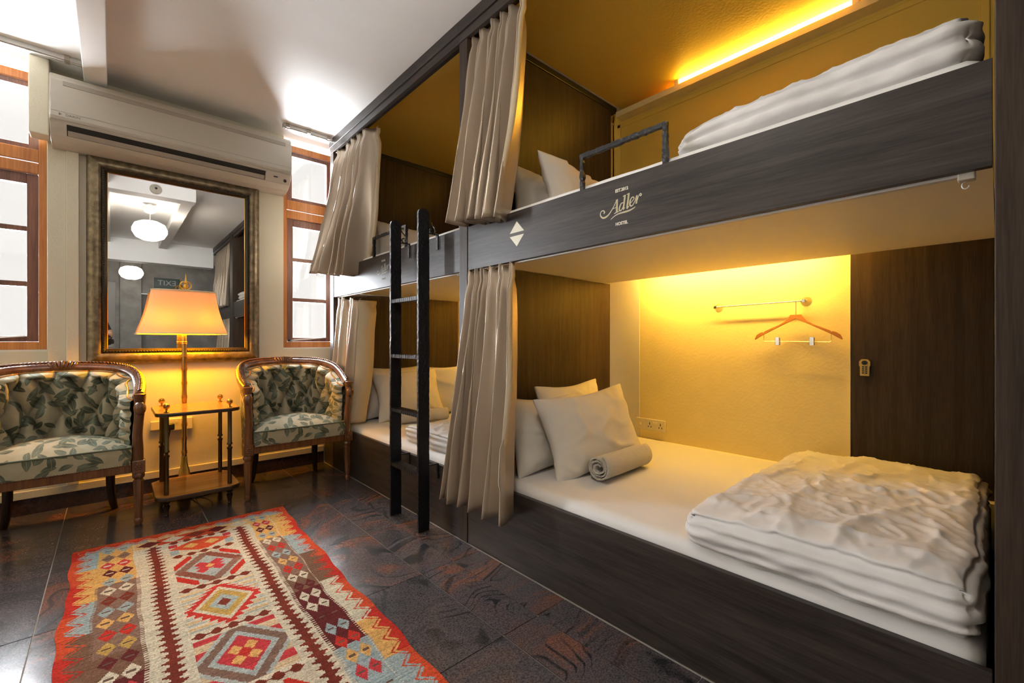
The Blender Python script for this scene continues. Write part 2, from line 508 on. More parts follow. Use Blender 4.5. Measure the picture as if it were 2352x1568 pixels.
def text_mesh(s, size, at, xd, ud, m, parent, name, offset=0.0, stretch=1.0, extrude=0.0006, label=None):
    cu = bpy.data.curves.new('txt', 'FONT'); cu.body = s; cu.size = size; cu.align_x = 'CENTER'; cu.align_y = 'CENTER'
    cu.offset = offset; cu.extrude = extrude
    o = bpy.data.objects.new('txt', cu); C.objects.link(o)
    dg = bpy.context.evaluated_depsgraph_get()
    me = bpy.data.meshes.new_from_object(o.evaluated_get(dg))
    bpy.data.objects.remove(o); bpy.data.curves.remove(cu)
    xd = Vector(xd); ud = Vector(ud); nd = xd.cross(ud)
    b = MB()
    vs = [Vector(at) + xd * v.co.x * stretch + ud * v.co.y + nd * v.co.z for v in me.vertices]
    b.add(vs, [tuple(p.vertices) for p in me.polygons])
    bpy.data.meshes.remove(me)
    r = b.build(name, m, parent)
    if label: r['label'] = label
    return r


# ------------------------------------------------------------------ room shell
CEIL = 2.88
YW = 4.15            # inner face of the window wall
XB = 2.92            # back wall of the bunks
XL, YB = -2.4, -4.2
XF = 1.435           # plane of the bunk fronts

# floor slab and its granite tiles
fl = struct(MB().box(XL, XB + 0.1, YB - 0.1, YW + 0.15, -0.08, -0.004).build('floor', M['grout'], origin=(0, 0, 0)), 'polished granite floor')
xs = [-2.18, -1.53, -0.875, -0.22, 0.433, 1.085, 1.265, 1.432]
xs = [XL] + xs
ys = [2.42 + 0.59 * k for k in range(-11, 4)]
ys[-1] = YW - 0.005
G = 0.0022
for i in range(len(xs) - 1):
    for j in range(len(ys) - 1):
        MB().box(xs[i] + G, xs[i + 1] - G, ys[j] + G, ys[j + 1] - G, -0.012, random.uniform(-0.0004, 0.0)).build('tile', M['granite'], fl)

struct(MB().box(XL - 0.1, XB + 0.1, YB - 0.1, YW + 0.25, CEIL, CEIL + 0.1).build('ceiling', M['ceiling']), 'off-white painted ceiling')

# window wall, pierced by three narrow openings, the leftmost added for daylight
OPEN = [(-1.93, -1.44), (-0.79, -0.315), (1.097, 1.575)]
SILL = 1.035
w = MB()
x = XL - 0.1
for a, b_ in OPEN:
    w.box(x, a, YW, YW + 0.16, -0.05, CEIL)
    w.box(a, b_, YW, YW + 0.16, -0.05, SILL)
    x = b_
w.box(x, XB + 0.1, YW, YW + 0.16, -0.05, CEIL)
struct(w.build('wall_back', M['wall']), 'cream painted window wall')
struct(MB().box(XL - 0.1, XL, YB, YW, -0.05, CEIL).build('wall_left', M['wall']))
struct(MB().box(XB, XB + 0.1, -0.05, YW, -0.05, CEIL).build('wall_right', M['yellow']), 'yellow wall behind the bunks')
struct(MB().box(XB, XB + 0.1, YB, -0.05, -0.05, CEIL).build('wall_right', M['dark_room']))
w = MB().box(XL, -0.75, YB - 0.1, YB, -0.05, CEIL).box(0.12, 0.46, YB - 0.1, YB + 0.12, -0.05, CEIL).box(0.46, XB, YB - 0.1, YB, 2.15, CEIL).box(-0.75, 0.12, YB - 0.1, YB, 2.42, CEIL).box(0.46, XB, YB - 0.4, YB - 0.3, -0.05, 2.15)
struct(w.build('wall_front', M['concrete']), 'rough concrete wall at the far end, seen in the mirror')

# skirting of dark granite with a painted batten on top, window wall only
for nm, a, b_ in (('baseboard_back', XL, 1.43),):
    sk = MB().box(a, b_, YW - 0.016, YW, 0, 0.102).build(nm, M['granite_dark'])
    struct(sk)
    MB().box(a, b_, YW - 0.022, YW, 0.102, 0.152).build('batten', M['wall'], sk, bevel=0.004)
# batten and pier strip left of the mirror
struct(MB().box(-0.225, -0.165, YW - 0.035, YW, 0.152, 2.42).build('trim_1', M['wall'], bevel=0.003))
struct(MB().box(-0.312, -0.225, YW - 0.02, YW, 0.152, 2.42).build('trim_2', M['wall'], bevel=0.003))
# ceiling trunking that runs down to the air conditioner, and the other ceiling beams
struct(MB().box(-0.137, -0.024, YB, YW, 2.785, CEIL).build('trim_3', M['ceiling'], bevel=0.004))
struct(MB().box(-0.137, -0.024, YW - 0.06, YW, 2.55, 2.785).build('trim_4', M['ceiling']))
struct(MB().box(XL, 0.73, 1.74, 1.92, 2.73, CEIL).build('trim_5', M['ceiling'], bevel=0.004))
struct(MB().box(0.61, 0.73, -1.8, 1.74, 2.76, CEIL).build('trim_6', M['ceiling'], bevel=0.004))
struct(MB().box(XL, XF, -2.1, -1.85, 2.50, CEIL).build('trim_7', M['ceiling'], bevel=0.004))


# ------------------------------------------------------------------ windows
def window(n, a, b_, label):
    y0, y1 = YW + 0.055, YW + 0.125          # frame depth
    r = MB().box(a, b_, y0 - 0.05, y1, SILL, SILL + 0.012).build('window_%d' % n, M['white_board'])
    struct(r, label)
    J = 0.042
    MB().box(a, a + J, y0, y1, SILL + 0.012, 2.86).build('jamb', M['teak'], r, bevel=0.003)
    MB().box(b_ - J, b_, y0, y1, SILL + 0.012, 2.86).build('jamb', M['teak'], r, bevel=0.003)
    MB().box(a + J, b_ - J, y0, y1, SILL + 0.012, 1.098).build('sill_rail', M['teak'], r, bevel=0.003)
    MB().box(a + J, b_ - J, y0, y1, 2.19, 2.262).build('transom', M['teak'], r, bevel=0.004)
    MB().box(a + J, b_ - J, y0, y1, 2.268, 2.35).build('transom', M['teak'], r, bevel=0.004)
    MB().box(a + J, b_ - J, y0, y1, 2.785, 2.84).build('head_rail', M['teak'], r, bevel=0.004)
    x0, x1 = a + J + 0.002, b_ - J - 0.002
    ys0, ys1 = y0 + 0.018, y1 - 0.008

    def sash(name, z0, z1, bars, sw, st, sb):
        s = MB().box(x0, x0 + sw, ys0, ys1, z0, z1).box(x1 - sw, x1, ys0, ys1, z0, z1).box(x0 + sw, x1 - sw, ys0, ys1, z1 - st, z1).box(x0 + sw, x1 - sw, ys0, ys1, z0, z0 + sb).build(name, M['sash'], r, bevel=0.003)
        zz = [z0 + sb] + bars + [z1 - st]
        for k in range(len(zz) - 1):
            lo = zz[k] + (0.016 if k else 0); hi = zz[k + 1] - (0.016 if k < len(zz) - 2 else 0)
            MB().box(x0 + sw, x1 - sw, ys0 + 0.014, ys0 + 0.018, lo, hi).build('pane', M['glass'], s)
            if k:
                MB().box(x0 + sw, x1 - sw, ys0 + 0.004, ys1 - 0.004, zz[k] - 0.016, zz[k] + 0.016).build('glazing_bar', M['sash'], s)
    sash('casement', 1.10, 2.188, [1.473, 1.83], 0.052, 0.065, 0.036)
    sash('top_light', 2.352, 2.783, [], 0.045, 0.032, 0.030)
    MB().box(a + 0.002, b_ - 0.002, y0 + 0.03, y0 + 0.034, 2.842, CEIL - 0.001).build('pane', M['glass'], r)  # added glass slit, imitates the brightly lit plaster over the window
    MB().tube([(a + 0.06, y0 - 0.004, 1.108), (a + 0.10, y0 - 0.012, 1.112), (b_ - 0.10, y0 + 0.014, 1.135)], 0.005, 6).build('casement_stay', M['steel_track'], r)
    MB().box(a + 0.045, a + 0.085, y0 - 0.01, y0 + 0.012, 1.099, 1.118).build('stay_bracket', M['bronze'], r)


window(1, OPEN[1][0], OPEN[1][1], 'teak casement window left of the air conditioner')
window(2, OPEN[2][0], OPEN[2][1], 'narrow teak casement window between mirror and bunks')
window(3, OPEN[0][0], OPEN[0][1], 'added teak casement window further left, out of view, for more daylight')  # unseen window, added to let in more daylight


# ------------------------------------------------------------------ bunks
def ribbon(b, pts, widths, fn, t):
    """flat brush stroke on a plane; pts 2-D, fn(p, q, t) -> xyz"""
    n = len(pts)
    L_, R_ = [], []
    for i in range(n):
        a = Vector(pts[max(i - 1, 0)]); c = Vector(pts[min(i + 1, n - 1)])
        d = (c - a); d.normalize(); nn = Vector((-d.y, d.x)) * widths[i] / 2
        p = Vector(pts[i])
        L_.append(p + nn); R_.append(p - nn)
    vs = [fn(p.x, p.y, t) for p in L_] + [fn(p.x, p.y, t) for p in R_]
    b.add(vs, [(i, i + 1, n + i + 1, n + i) for i in range(n - 1)])


def smooth_pts(pts, ws, k=5):
    P_, W_ = [], []
    n = len(pts)
    for i in range(n - 1):
        p0 = Vector(pts[max(i - 1, 0)]); p1 = Vector(pts[i]); p2 = Vector(pts[i + 1]); p3 = Vector(pts[min(i + 2, n - 1)])
        for j in range(k):
            t = j / k
            P_.append(0.5 * ((2 * p1) + (p2 - p0) * t + (2 * p0 - 5 * p1 + 4 * p2 - p3) * t * t + (3 * p1 - p0 - 3 * p2 + p3) * t ** 3))
            W_.append(ws[i] * (1 - t) + ws[i + 1] * t)
    P_.append(Vector(pts[-1])); W_.append(ws[-1])
    return P_, W_


# strokes of the script word, in metres: p along reading direction, q up (word about 0.18 wide)
def sc(pts):
    # measured on a tilted enlargement; turned level here
    res = []
    for px, py in pts:
        X = px / 14.257; Y = py / 14.257
        res.append((((X - 70.4) * 0.00194), -((Y - 61.0) + (X - 70.4) * 0.262) * 0.00172))
    return res


K = 0.000128
STROKES = [
    ([(395, 1050), (425, 1010), (400, 965), (350, 960), (300, 1000), (277, 1080), (300, 1150), (370, 1195), (460, 1170), (550, 1100), (630, 1000), (700, 890), (770, 760), (835, 620)], [34, 36, 30, 26, 24, 26, 34, 46, 48, 36, 28, 24, 22, 20], True),
    ([(815, 618), (880, 588)], [18, 18], False),
    ([(856, 605), (848, 800), (842, 1005)], [50, 56, 60], False),
    ([(755, 1045), (910, 970)], [20, 18], False),
    ([(715, 890), (840, 835)], [14, 14], False),
    ([(1060, 690), (990, 720), (940, 830), (925, 920), (955, 950), (1010, 905), (1060, 800)], [18, 30, 42, 42, 30, 22, 16], True),
    ([(1115, 450), (1090, 650), (1062, 880), (1050, 915)], [48, 50, 46, 24], True),
    ([(1045, 497), (1135, 447)], [18, 18], False),
    ([(1062, 895), (1110, 850)], [20, 14], False),
    ([(1237, 400), (1210, 620), (1180, 840), (1190, 862), (1235, 800)], [48, 52, 48, 30, 16], True),
    ([(1165, 440), (1262, 392)], [18, 18], False),
    ([(1275, 720), (1340, 650), (1400, 560), (1370, 518), (1310, 560), (1275, 660), (1270, 760), (1310, 795), (1370, 750), (1440, 610)], [14, 16, 26, 24, 30, 44, 46, 34, 24, 16], True),
    ([(1440, 610), (1478, 470)], [16, 20], False),
    ([(1490, 465), (1480, 600), (1468, 722)], [46, 50, 46], False),
    ([(1500, 620), (1545, 480), (1598, 412), (1625, 445), (1600, 480), (1578, 462)], [16, 18, 22, 30, 32, 24], True),
    ([(640, 1240), (760, 1130), (880, 1055), (1000, 1012), (1130, 975), (1260, 930), (1370, 870), (1440, 818)], [12, 20, 30, 38, 44, 40, 26, 12], True),
]


def emblem(par, yc, zc, xf, ink, ink2):
    fn = lambda p, q, t: (xf - t, yc - p, zc + q)
    b = MB(); b2 = MB()
    for pts, ws, sm in STROKES:
        pp = sc(pts); ww = [w_ * K * 1.08 for w_ in ws]
        if sm:
            pp, ww = smooth_pts(pp, ww)
        ribbon(b, pp, ww, fn, 0.0006)
        if max(ws) > 28:
            ribbon(b2, pp, [max(0.0, w_ - 18 * K) * 0.9 for w_ in ww], fn, 0.0010)
    b.build('script_lettering', ink, par, fixn=False)['label'] = 'cream script word Adler with a curling swash'
    b2.build('script_inlay', ink2, par, fixn=False)
    text_mesh('EST.2012', 0.0165, (xf - 0.0008, yc, zc + 0.071), (0, -1, 0), (0, 0, 1), ink, par, 'small_lettering', 0.0006, 0.92, label='small cream capitals EST.2012')
    text_mesh('HOSTEL', 0.0165, (xf - 0.0008, yc, zc - 0.057), (0, -1, 0), (0, 0, 1), ink, par, 'small_lettering', 0.0006, 0.92, label='small cream capitals HOSTEL')


def arrows(par, yc, zc, xf, ink):
    for s in (1, -1):
        MB().prism([(-0.05, 0.008 * s), (0.05, 0.008 * s), (0.0, 0.060 * s)], lambda p, q, t: (xf - t, yc + p, zc + q), 0, 0.001).build('triangle_mark', ink, par)


def bunk(y0, y1, label, near_panel=0.0):
    """two-level berth between y0 (near) and y1 (far post), post 0.073 wide beyond y1"""
    r = thing('bunk_bed', label, 'bunk bed', (XF, (y0 + y1) / 2, 0))
    pw = 0.073
    x0 = XF + 0.004
    MB().box(XF, XF + 0.05, y1, y1 + pw, 0, 2.76).build('post', M['laminate_v'], r, bevel=0.0015)
    MB().box(x0, x0 + 0.022, y0 + 0.002, y1 - 0.002, 1.489, 1.727).build('upper_rail', M['laminate_h'], r, bevel=0.001)
    MB().box(x0, x0 + 0.022, y0 + 0.002, y1 - 0.002, 0, 0.366).build('lower_board', M['laminate_h'], r, bevel=0.0015)
    MB().box(XF - 0.002, XF + 0.022, y0, y1 + pw, 2.762, 2.812).build('top_fascia', M['laminate_h'], r, bevel=0.001)
    MB().box(XF - 0.010, XF + 0.06, y0, y1 + pw, 2.813, CEIL - 0.001).build('top_beam', M['laminate_h'], r, bevel=0.002)
    MB().box(XF + 0.03, XF + 0.055, y0, y1, 2.775, 2.812).build('upper_curtain_track', M['black_trim'], r)
    MB().box(x0 + 0.022, 2.720, y0 + 0.002, y1 - 0.002, 1.532, 1.596).build('upper_deck', M['cream'], r)
    MB().box(2.712, 2.720, y0 + 0.002, y1 - 0.002, 1.596, 1.75).build('deck_back_board', M['cream'], r)
    MB().box(2.720, XB - 0.001, y0 + 0.002, y1 - 0.002, 1.735, 1.75).build('slot_cover', M['cream'], r)
    MB().box(x0 + 0.022, 2.85, y0 + 0.002, y1 - 0.002, 0.15, 0.19).build('lower_deck', M['laminate_x'], r)
    MB().box(2.852, XB - 0.001, y0 + 0.002, y1 - 0.002, 0.0, 0.388).build('back_ledge', M['cream'], r)
    # panel between the berths at the head end
    MB().box(XF + 0.05, 2.772, y1 + 0.012, y1 + 0.047, 0.0, 1.531).build('head_panel', M['laminate_v'], r)
    MB().box(XF + 0.05, 2.785, y1 + 0.012, y1 + 0.047, 1.75, 2.84).build('head_panel', M['laminate_v'], r)
    MB().box(XF + 0.06, 2.85, y1 + 0.004, y1 + 0.055, 2.838, CEIL - 0.001).build('head_panel_trim', M['black_trim'], r, bevel=0.003)
    # lamp ledge under the ceiling
    MB().box(2.828, 2.842, y0 + 0.002, y1 - 0.002, 2.798, 2.838).build('lamp_ledge_lip', M['yellow'], r)
    MB().box(2.842, XB - 0.001, y0 + 0.002, y1 - 0.002, 2.798, 2.808).build('lamp_ledge', M['yellow'], r)
    # curtain track under the rail
    MB().box(x0 + 0.024, x0 + 0.046, y0 + 0.03, y1 - 0.005, 1.483, 1.5315).build('lower_curtain_track', M['steel_track'], r, bevel=0.003)
    e = MB().box(x0 + 0.020, x0 + 0.05, y0 + 0.028, y0 + 0.058, 1.474, 1.5315).build('track_end_stop', M['plastic'], r, bevel=0.003)
    MB().tube([(x0 + 0.035, y0 + 0.045 + 0.006 * math.sin(a), 1.464 + 0.008 * math.cos(a)) for a in [k * 0.5 for k in range(0, 10)]], 0.0014, 6).build('track_hook', M['steel_track'], e)
    # back wall dressing: white board by the head, moulded panel above
    return r


b1 = bunk(0.004, 1.945, 'dark laminate two-level bunk bed nearest the camera')
MB().box(XF - 0.008, 2.86, -0.215, 0.003, 0, CEIL - 0.001).build('end_panel', M['laminate_v'], b1, bevel=0.002)
emblem(b1, 0.962, 1.608, XF + 0.004, M['cream_ink'], M['gold_ink'])
arrows(b1, 1.55, 1.617, XF + 0.004, M['cream_ink'])
b2 = bunk(2.018, 3.912, 'dark laminate two-level bunk bed behind the iron ladder, next to the window')
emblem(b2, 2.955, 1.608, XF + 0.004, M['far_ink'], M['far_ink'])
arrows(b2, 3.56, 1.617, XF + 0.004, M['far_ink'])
MB().box(XF + 0.004, XF + 0.026, 3.986, YW - 0.018, 0, 0.366).build('filler_board', M['laminate_h'], b2)
b3 = bunk(-2.02, -0.29, 'dark laminate bunk bed behind the camera, seen only in the mirror')

# white board on the back wall at the head of the near berth, moulding frames above
struct(MB().box(XB - 0.004, XB, 1.795, 2.6, 0.388, 1.734).build('trim_8', M['white_board']))
for k, (a, b_) in enumerate(((0.02, 1.985), (2.08, 3.90))):
    mo = MB()
    z0, z1 = 1.83, 2.78
    mo.box(XB - 0.012, XB, a, b_, z1 - 0.03, z1).box(XB - 0.012, XB, a, b_, z0, z0 + 0.03).box(XB - 0.012, XB, a, a + 0.03, z0, z1).box(XB - 0.012, XB, b_ - 0.03, b_, z0, z1)
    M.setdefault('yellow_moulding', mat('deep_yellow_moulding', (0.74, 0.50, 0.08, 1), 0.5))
    struct(mo.build('trim_%d' % (9 + k), M['yellow_moulding'], bevel=0.004))


M['yellow_dimmed'] = mat('dimmed_yellow_paint', (0.74, 0.50, 0.08, 1), 0.5, bump=0.15, bscale=60)  # added upper-berth boards, colour deepened to hold down white fill light
for k, (a, b_) in enumerate(((0.006, 1.93), (2.02, 3.90))):
    struct(MB().box(XF + 0.06, XB - 0.001, a, b_, CEIL - 0.006, CEIL).build('trim_%d' % (12 + 2 * k), M['yellow_dimmed']))
    struct(MB().box(XB - 0.004, XB, a, b_ + 0.1, 1.752, CEIL - 0.007).build('trim_%d' % (13 + 2 * k), M['yellow_dimmed']))


def tube_light(name, label, x, y0, y1, z, r, m, grp):
    t = thing(name, label, 'light', (x, (y0 + y1) / 2, z), grp)
    MB().tube([(x, y0, z), (x, y1, z)], r, 12).build('tube', m, t, smooth=40)
    for ya, yb in ((y0 - 0.025, y0 + 0.004), (y1 - 0.004, y1 + 0.025)):
        MB().box(x - r, x + r, ya, yb, z - r, z + r * 0.9).build('end_cap', M['plastic'], t)
    return t


tube_light('tube_light', 'glowing tube light in the cove above the near upper berth', 2.858, 0.50, 1.45, 2.852, 0.026, M['tube'], 'bunk tube lights')
tube_light('tube_light', 'glowing tube light above the far upper berth', 2.858, 2.55, 3.45, 2.852, 0.026, M['tube_far'], 'bunk tube lights')
tube_light('tube_light', 'hidden tube light shining down the wall of the near lower berth', 2.742, 0.62, 1.72, 1.562, 0.011, M['tube_low'], 'bunk tube lights')
tube_light('tube_light', 'hidden tube light shining down the wall of the far lower berth', 2.742, 2.6, 3.6, 1.562, 0.011, M['tube_low_far'], 'bunk tube lights')

# locker door in the back wall with its combination lock
lk = thing('locker', 'dark laminate locker door at the foot of the near lower berth', 'locker', (XB - 0.01, 0.264, 0.388))
MB().box(XB - 0.018, XB - 0.001, 0.008, 0.522, 0.392, 1.60).build('door', M['laminate_v'], lk, bevel=0.0015)
MB().box(XB - 0.019, XB - 0.001, 0.5222, 0.5265, 0.392, 1.60).build('edge_strip', M['cream'], lk)
ly, lz = 0.461, 0.965
ol = [(-0.024, 0.030), (-0.014, 0.043), (0.014, 0.043), (0.024, 0.030), (0.024, 0.008), (0.020, 0.004), (0.020, -0.044), (-0.020, -0.044), (-0.020, 0.004), (-0.024, 0.008)]
lb = MB().prism(ol, lambda p, q, t: (XB - 0.018 - t, ly - p, lz + q), 0, 0.012).build('combination_lock', M['lock_brass'], lk, bevel=0.002)
MB().tube([(XB - 0.030, ly, lz + 0.025), (XB - 0.040, ly, lz + 0.025)], 0.0115, 14).box(XB - 0.045, XB - 0.040, ly - 0.003, ly + 0.003, lz + 0.015, lz + 0.035).build('knob', M['black'], lb)
for k in range(4):
    z = lz + 0.003 - k * 0.0105
    MB().box(XB - 0.0315, XB - 0.029, ly - 0.011, ly - 0.002, z - 0.0032, z + 0.0032).box(XB - 0.0315, XB - 0.029, ly + 0.002, ly + 0.011, z - 0.0032, z + 0.0032).build('number_wheel', M['black'], lb)


# guard rails: one bent bar each
def guard(label, y0, y1):
    t = thing('guard_rail', label, 'guard rail', (1.452, (y0 + y1) / 2, 1.727))
    zb, zt = 1.700, 1.872
    b = MB()
    h = 0.0085
    for (ya, yb, za, zb_) in ((y0 - h, y0 + h, zb, zt + h), (y1 - h, y1 + h, zb, zt + h), (y0 + h, y1 - h, zt - h, zt + h)):
        n = max(1, int(max(yb - ya, zb_ - za) / 0.012))
        vert = (zb_ - za) > (yb - ya)
        prev = None
        vs, fs = [], []
        for i in range(n + 1):
            f = i / n
            j = random.uniform(-0.0013, 0.0013)
            if vert:
                z = za + (zb_ - za) * f
                vs += [(1.4475 - j, ya - j, z), (1.4655 + j, ya - j, z), (1.4655 + j, yb + j, z), (1.4475 - j, yb + j, z)]
            else:
                y = ya + (yb - ya) * f
                vs += [(1.4475 - j, y, za - j), (1.4655 + j, y, za - j), (1.4655 + j, y, zb_ + j), (1.4475 - j, y, zb_ + j)]
        for i in range(n):
            for q in range(4):
                l = (q + 1) % 4
                fs.append((i * 4 + q, i * 4 + l, i * 4 + 4 + l, i * 4 + 4 + q))
        fs += [(0, 1, 2, 3), (n * 4 + 3, n * 4 + 2, n * 4 + 1, n * 4)]
        b.add(vs, fs)
    b.build('bar', M['iron'], t)
    for y in (y0, y1):
        MB().box(1.4615, 1.4655, y - 0.012, y + 0.012, 1.60, 1.70).build('fixing_plate', M['iron'], t)


guard('black iron guard rail above the near upper rail', 0.792, 1.165)
guard('black iron guard rail on the far upper rail, behind the ladder', 2.66, 3.146)

# ladder: two upright flat bars, treads, brackets and scrolls
ld = thing('bunk_ladder', 'tall black wrought iron ladder hooked on the far bunk rail', 'ladder', (1.33, 2.405, 0))
LX0, LX1 = 1.298, 1.370
SY = (2.235, 2.572)
for y in SY:
    b = MB()
    n = 150
    vs, fs = [], []
    T = 0.008
    for i in range(n + 1):
        z = 1.84 * i / n
        j = random.uniform(-0.0012, 0.0012)
        vs += [(LX0 + j, y - T, z), (LX1 - j, y - T, z), (LX1 - j, y + T, z), (LX0 + j, y + T, z)]
    for i in range(n):
        for q in range(4):
            l = (q + 1) % 4
            fs.append((i * 4 + q, i * 4 + l, i * 4 + 4 + l, i * 4 + 4 + q))
    fs.append((3, 2, 1, 0))
    b.add(vs, fs)
    arc = [((LX0 + LX1) / 2 + (LX1 - LX0) / 2 * math.cos(a), 1.84 + 0.030 * math.sin(a)) for a in [PI * k / 10 for k in range(11)]]
    b.prism(arc, lambda p, q, t: (p, t, q), y - T, y + T)
    st = b.build('upright', M['iron'], ld)
    for zt, up in ((1.729, True), (0.372, True)):
        br = MB().box(LX1 - 0.002, 1.432, y - 0.007, y + 0.007, zt, zt + 0.006).box(1.4260, 1.4340, y - 0.010, y + 0.010, zt - 0.085, zt + 0.006).build('hook_bracket', M['iron'], st)
    # scroll from the upright down to the bracket
    pts = [(LX1 - 0.004, 1.822), (LX1 + 0.012, 1.800), (LX1 + 0.030, 1.783), (LX1 + 0.043, 1.766), (LX1 + 0.046, 1.750), (LX1 + 0.038, 1.738), (LX1 + 0.024, 1.735), (LX1 + 0.012, 1.742), (LX1 + 0.009, 1.753), (LX1 + 0.015, 1.762), (LX1 + 0.024, 1.763)]
    pp, _ = smooth_pts(pts, [1] * len(pts), 4)
    MB().tube([(p.x, y, p.y) for p in pp], 0.0042, 6).build('scroll', M['iron'], st, smooth=60)
for z in (0.329, 0.672, 1.009, 1.352):
    b = MB()
    vs, fs = [], []
    n = 26
    for i in range(n + 1):
        y = SY[0] + 0.008 + (SY[1] - SY[0] - 0.016) * i / n
        j = 0.0016 if i % 2 else -0.0016
        vs += [(LX0 + 0.004 + j, y, z - 0.011), (LX1 - 0.004, y, z - 0.011), (LX1 - 0.004, y, z + 0.011), (LX0 + 0.004 + j, y, z + 0.011 + j)]
    for i in range(n):
        for q in range(4):
            l = (q + 1) % 4
            fs.append((i * 4 + q, i * 4 + l, i * 4 + 4 + l, i * 4 + 4 + q))
    b.add(vs, fs).build('tread', M['iron'], ld)


# ------------------------------------------------------------------ bedding
def nz(x, y, z, s, o=0.0):
    return mnoise.noise(Vector((x * s + o, y * s + o * 1.7, z * s - o)))


def soft_box(b, x0, x1, y0, y1, z0, z1, r, nx, ny, nzz, fn=None):
    """rounded box built from a subdivided cube; fn(p) may move each point"""
    H = Vector(((x1 - x0) / 2, (y1 - y0) / 2, (z1 - z0) / 2)); c = Vector(((x0 + x1) / 2, (y0 + y1) / 2, (z0 + z1) / 2))
    r = min(r, H.x * 0.999, H.y * 0.999, H.z * 0.999)

    def pt(a, b_, d):
        p = Vector((a * H.x, b_ * H.y, d * H.z))
        q = Vector((max(-(H.x - r), min(H.x - r, p.x)), max(-(H.y - r), min(H.y - r, p.y)), max(-(H.z - r), min(H.z - r, p.z))))
        d_ = p - q
        if d_.length > 1e-9:
            d_ = d_.normalized() * r
        o = c + q + d_
        return fn(o, a, b_, d) if fn else o
    idx = {}
    vs, fs = [], []

    def vid(i, j, k):
        key = (i, j, k)
        if key not in idx:
            idx[key] = len(vs)
            f = lambda t, n: math.sin((t / n * 2 - 1) * PI / 2) if n < 10 else (t / n * 2 - 1)
            vs.append(pt(2 * i / nx - 1, 2 * j / ny - 1, 2 * k / nzz - 1))
        return idx[key]
    for i in range(nx):
        for j in range(ny):
            fs.append((vid(i, j, 0), vid(i, j + 1, 0), vid(i + 1, j + 1, 0), vid(i + 1, j, 0)))
            fs.append((vid(i, j, nzz), vid(i + 1, j, nzz), vid(i + 1, j + 1, nzz), vid(i, j + 1, nzz)))
    for i in range(nx):
        for k in range(nzz):
            fs.append((vid(i, 0, k), vid(i + 1, 0, k), vid(i + 1, 0, k + 1), vid(i, 0, k + 1)))
            fs.append((vid(i, ny, k), vid(i, ny, k + 1), vid(i + 1, ny, k + 1), vid(i + 1, ny, k)))
    for j in range(ny):
        for k in range(nzz):
            fs.append((vid(0, j, k), vid(0, j, k + 1), vid(0, j + 1, k + 1), vid(0, j + 1, k)))
            fs.append((vid(nx, j, k), vid(nx, j + 1, k), vid(nx, j + 1, k + 1), vid(nx, j, k + 1)))
    b.add(vs, fs)
    return b


def mattress(label, y0, y1, z0, z1):
    def fn(o, a, b_, d):
        k = 0.004 * nz(o.x, o.y, o.z, 5) + 0.002 * nz(o.x, o.y, o.z, 16)
        return Vector((o.x + (k * 1.2 if abs(a) > 0.9 else 0), o.y, o.z + (k if d > 0.5 else 0)))
    b = soft_box(MB(), XF + 0.03, 2.848 if z0 < 1 else 2.710, y0 + 0.012, y1 - 0.004, z0, z1, 0.035, 44, 60, 8, fn)
    o = b.build('mattress', M['sheet'], smooth=180)
    return tag(o, label, 'mattress', 'white mattresses')


mattress('mattress in a white fitted sheet on the near lower berth', 0.004, 1.945, 0.19, 0.405)
mattress('mattress in a white sheet on the near upper berth', 0.004, 1.945, 1.596, 1.762)
mattress('mattress in a white fitted sheet on the far lower berth', 2.018, 3.912, 0.19, 0.405)
mattress('mattress in a white sheet on the far upper berth', 2.018, 3.912, 1.596, 1.762)
mattress('white mattress on the upper berth seen only in the mirror', -2.02, -0.29, 1.596, 1.762)


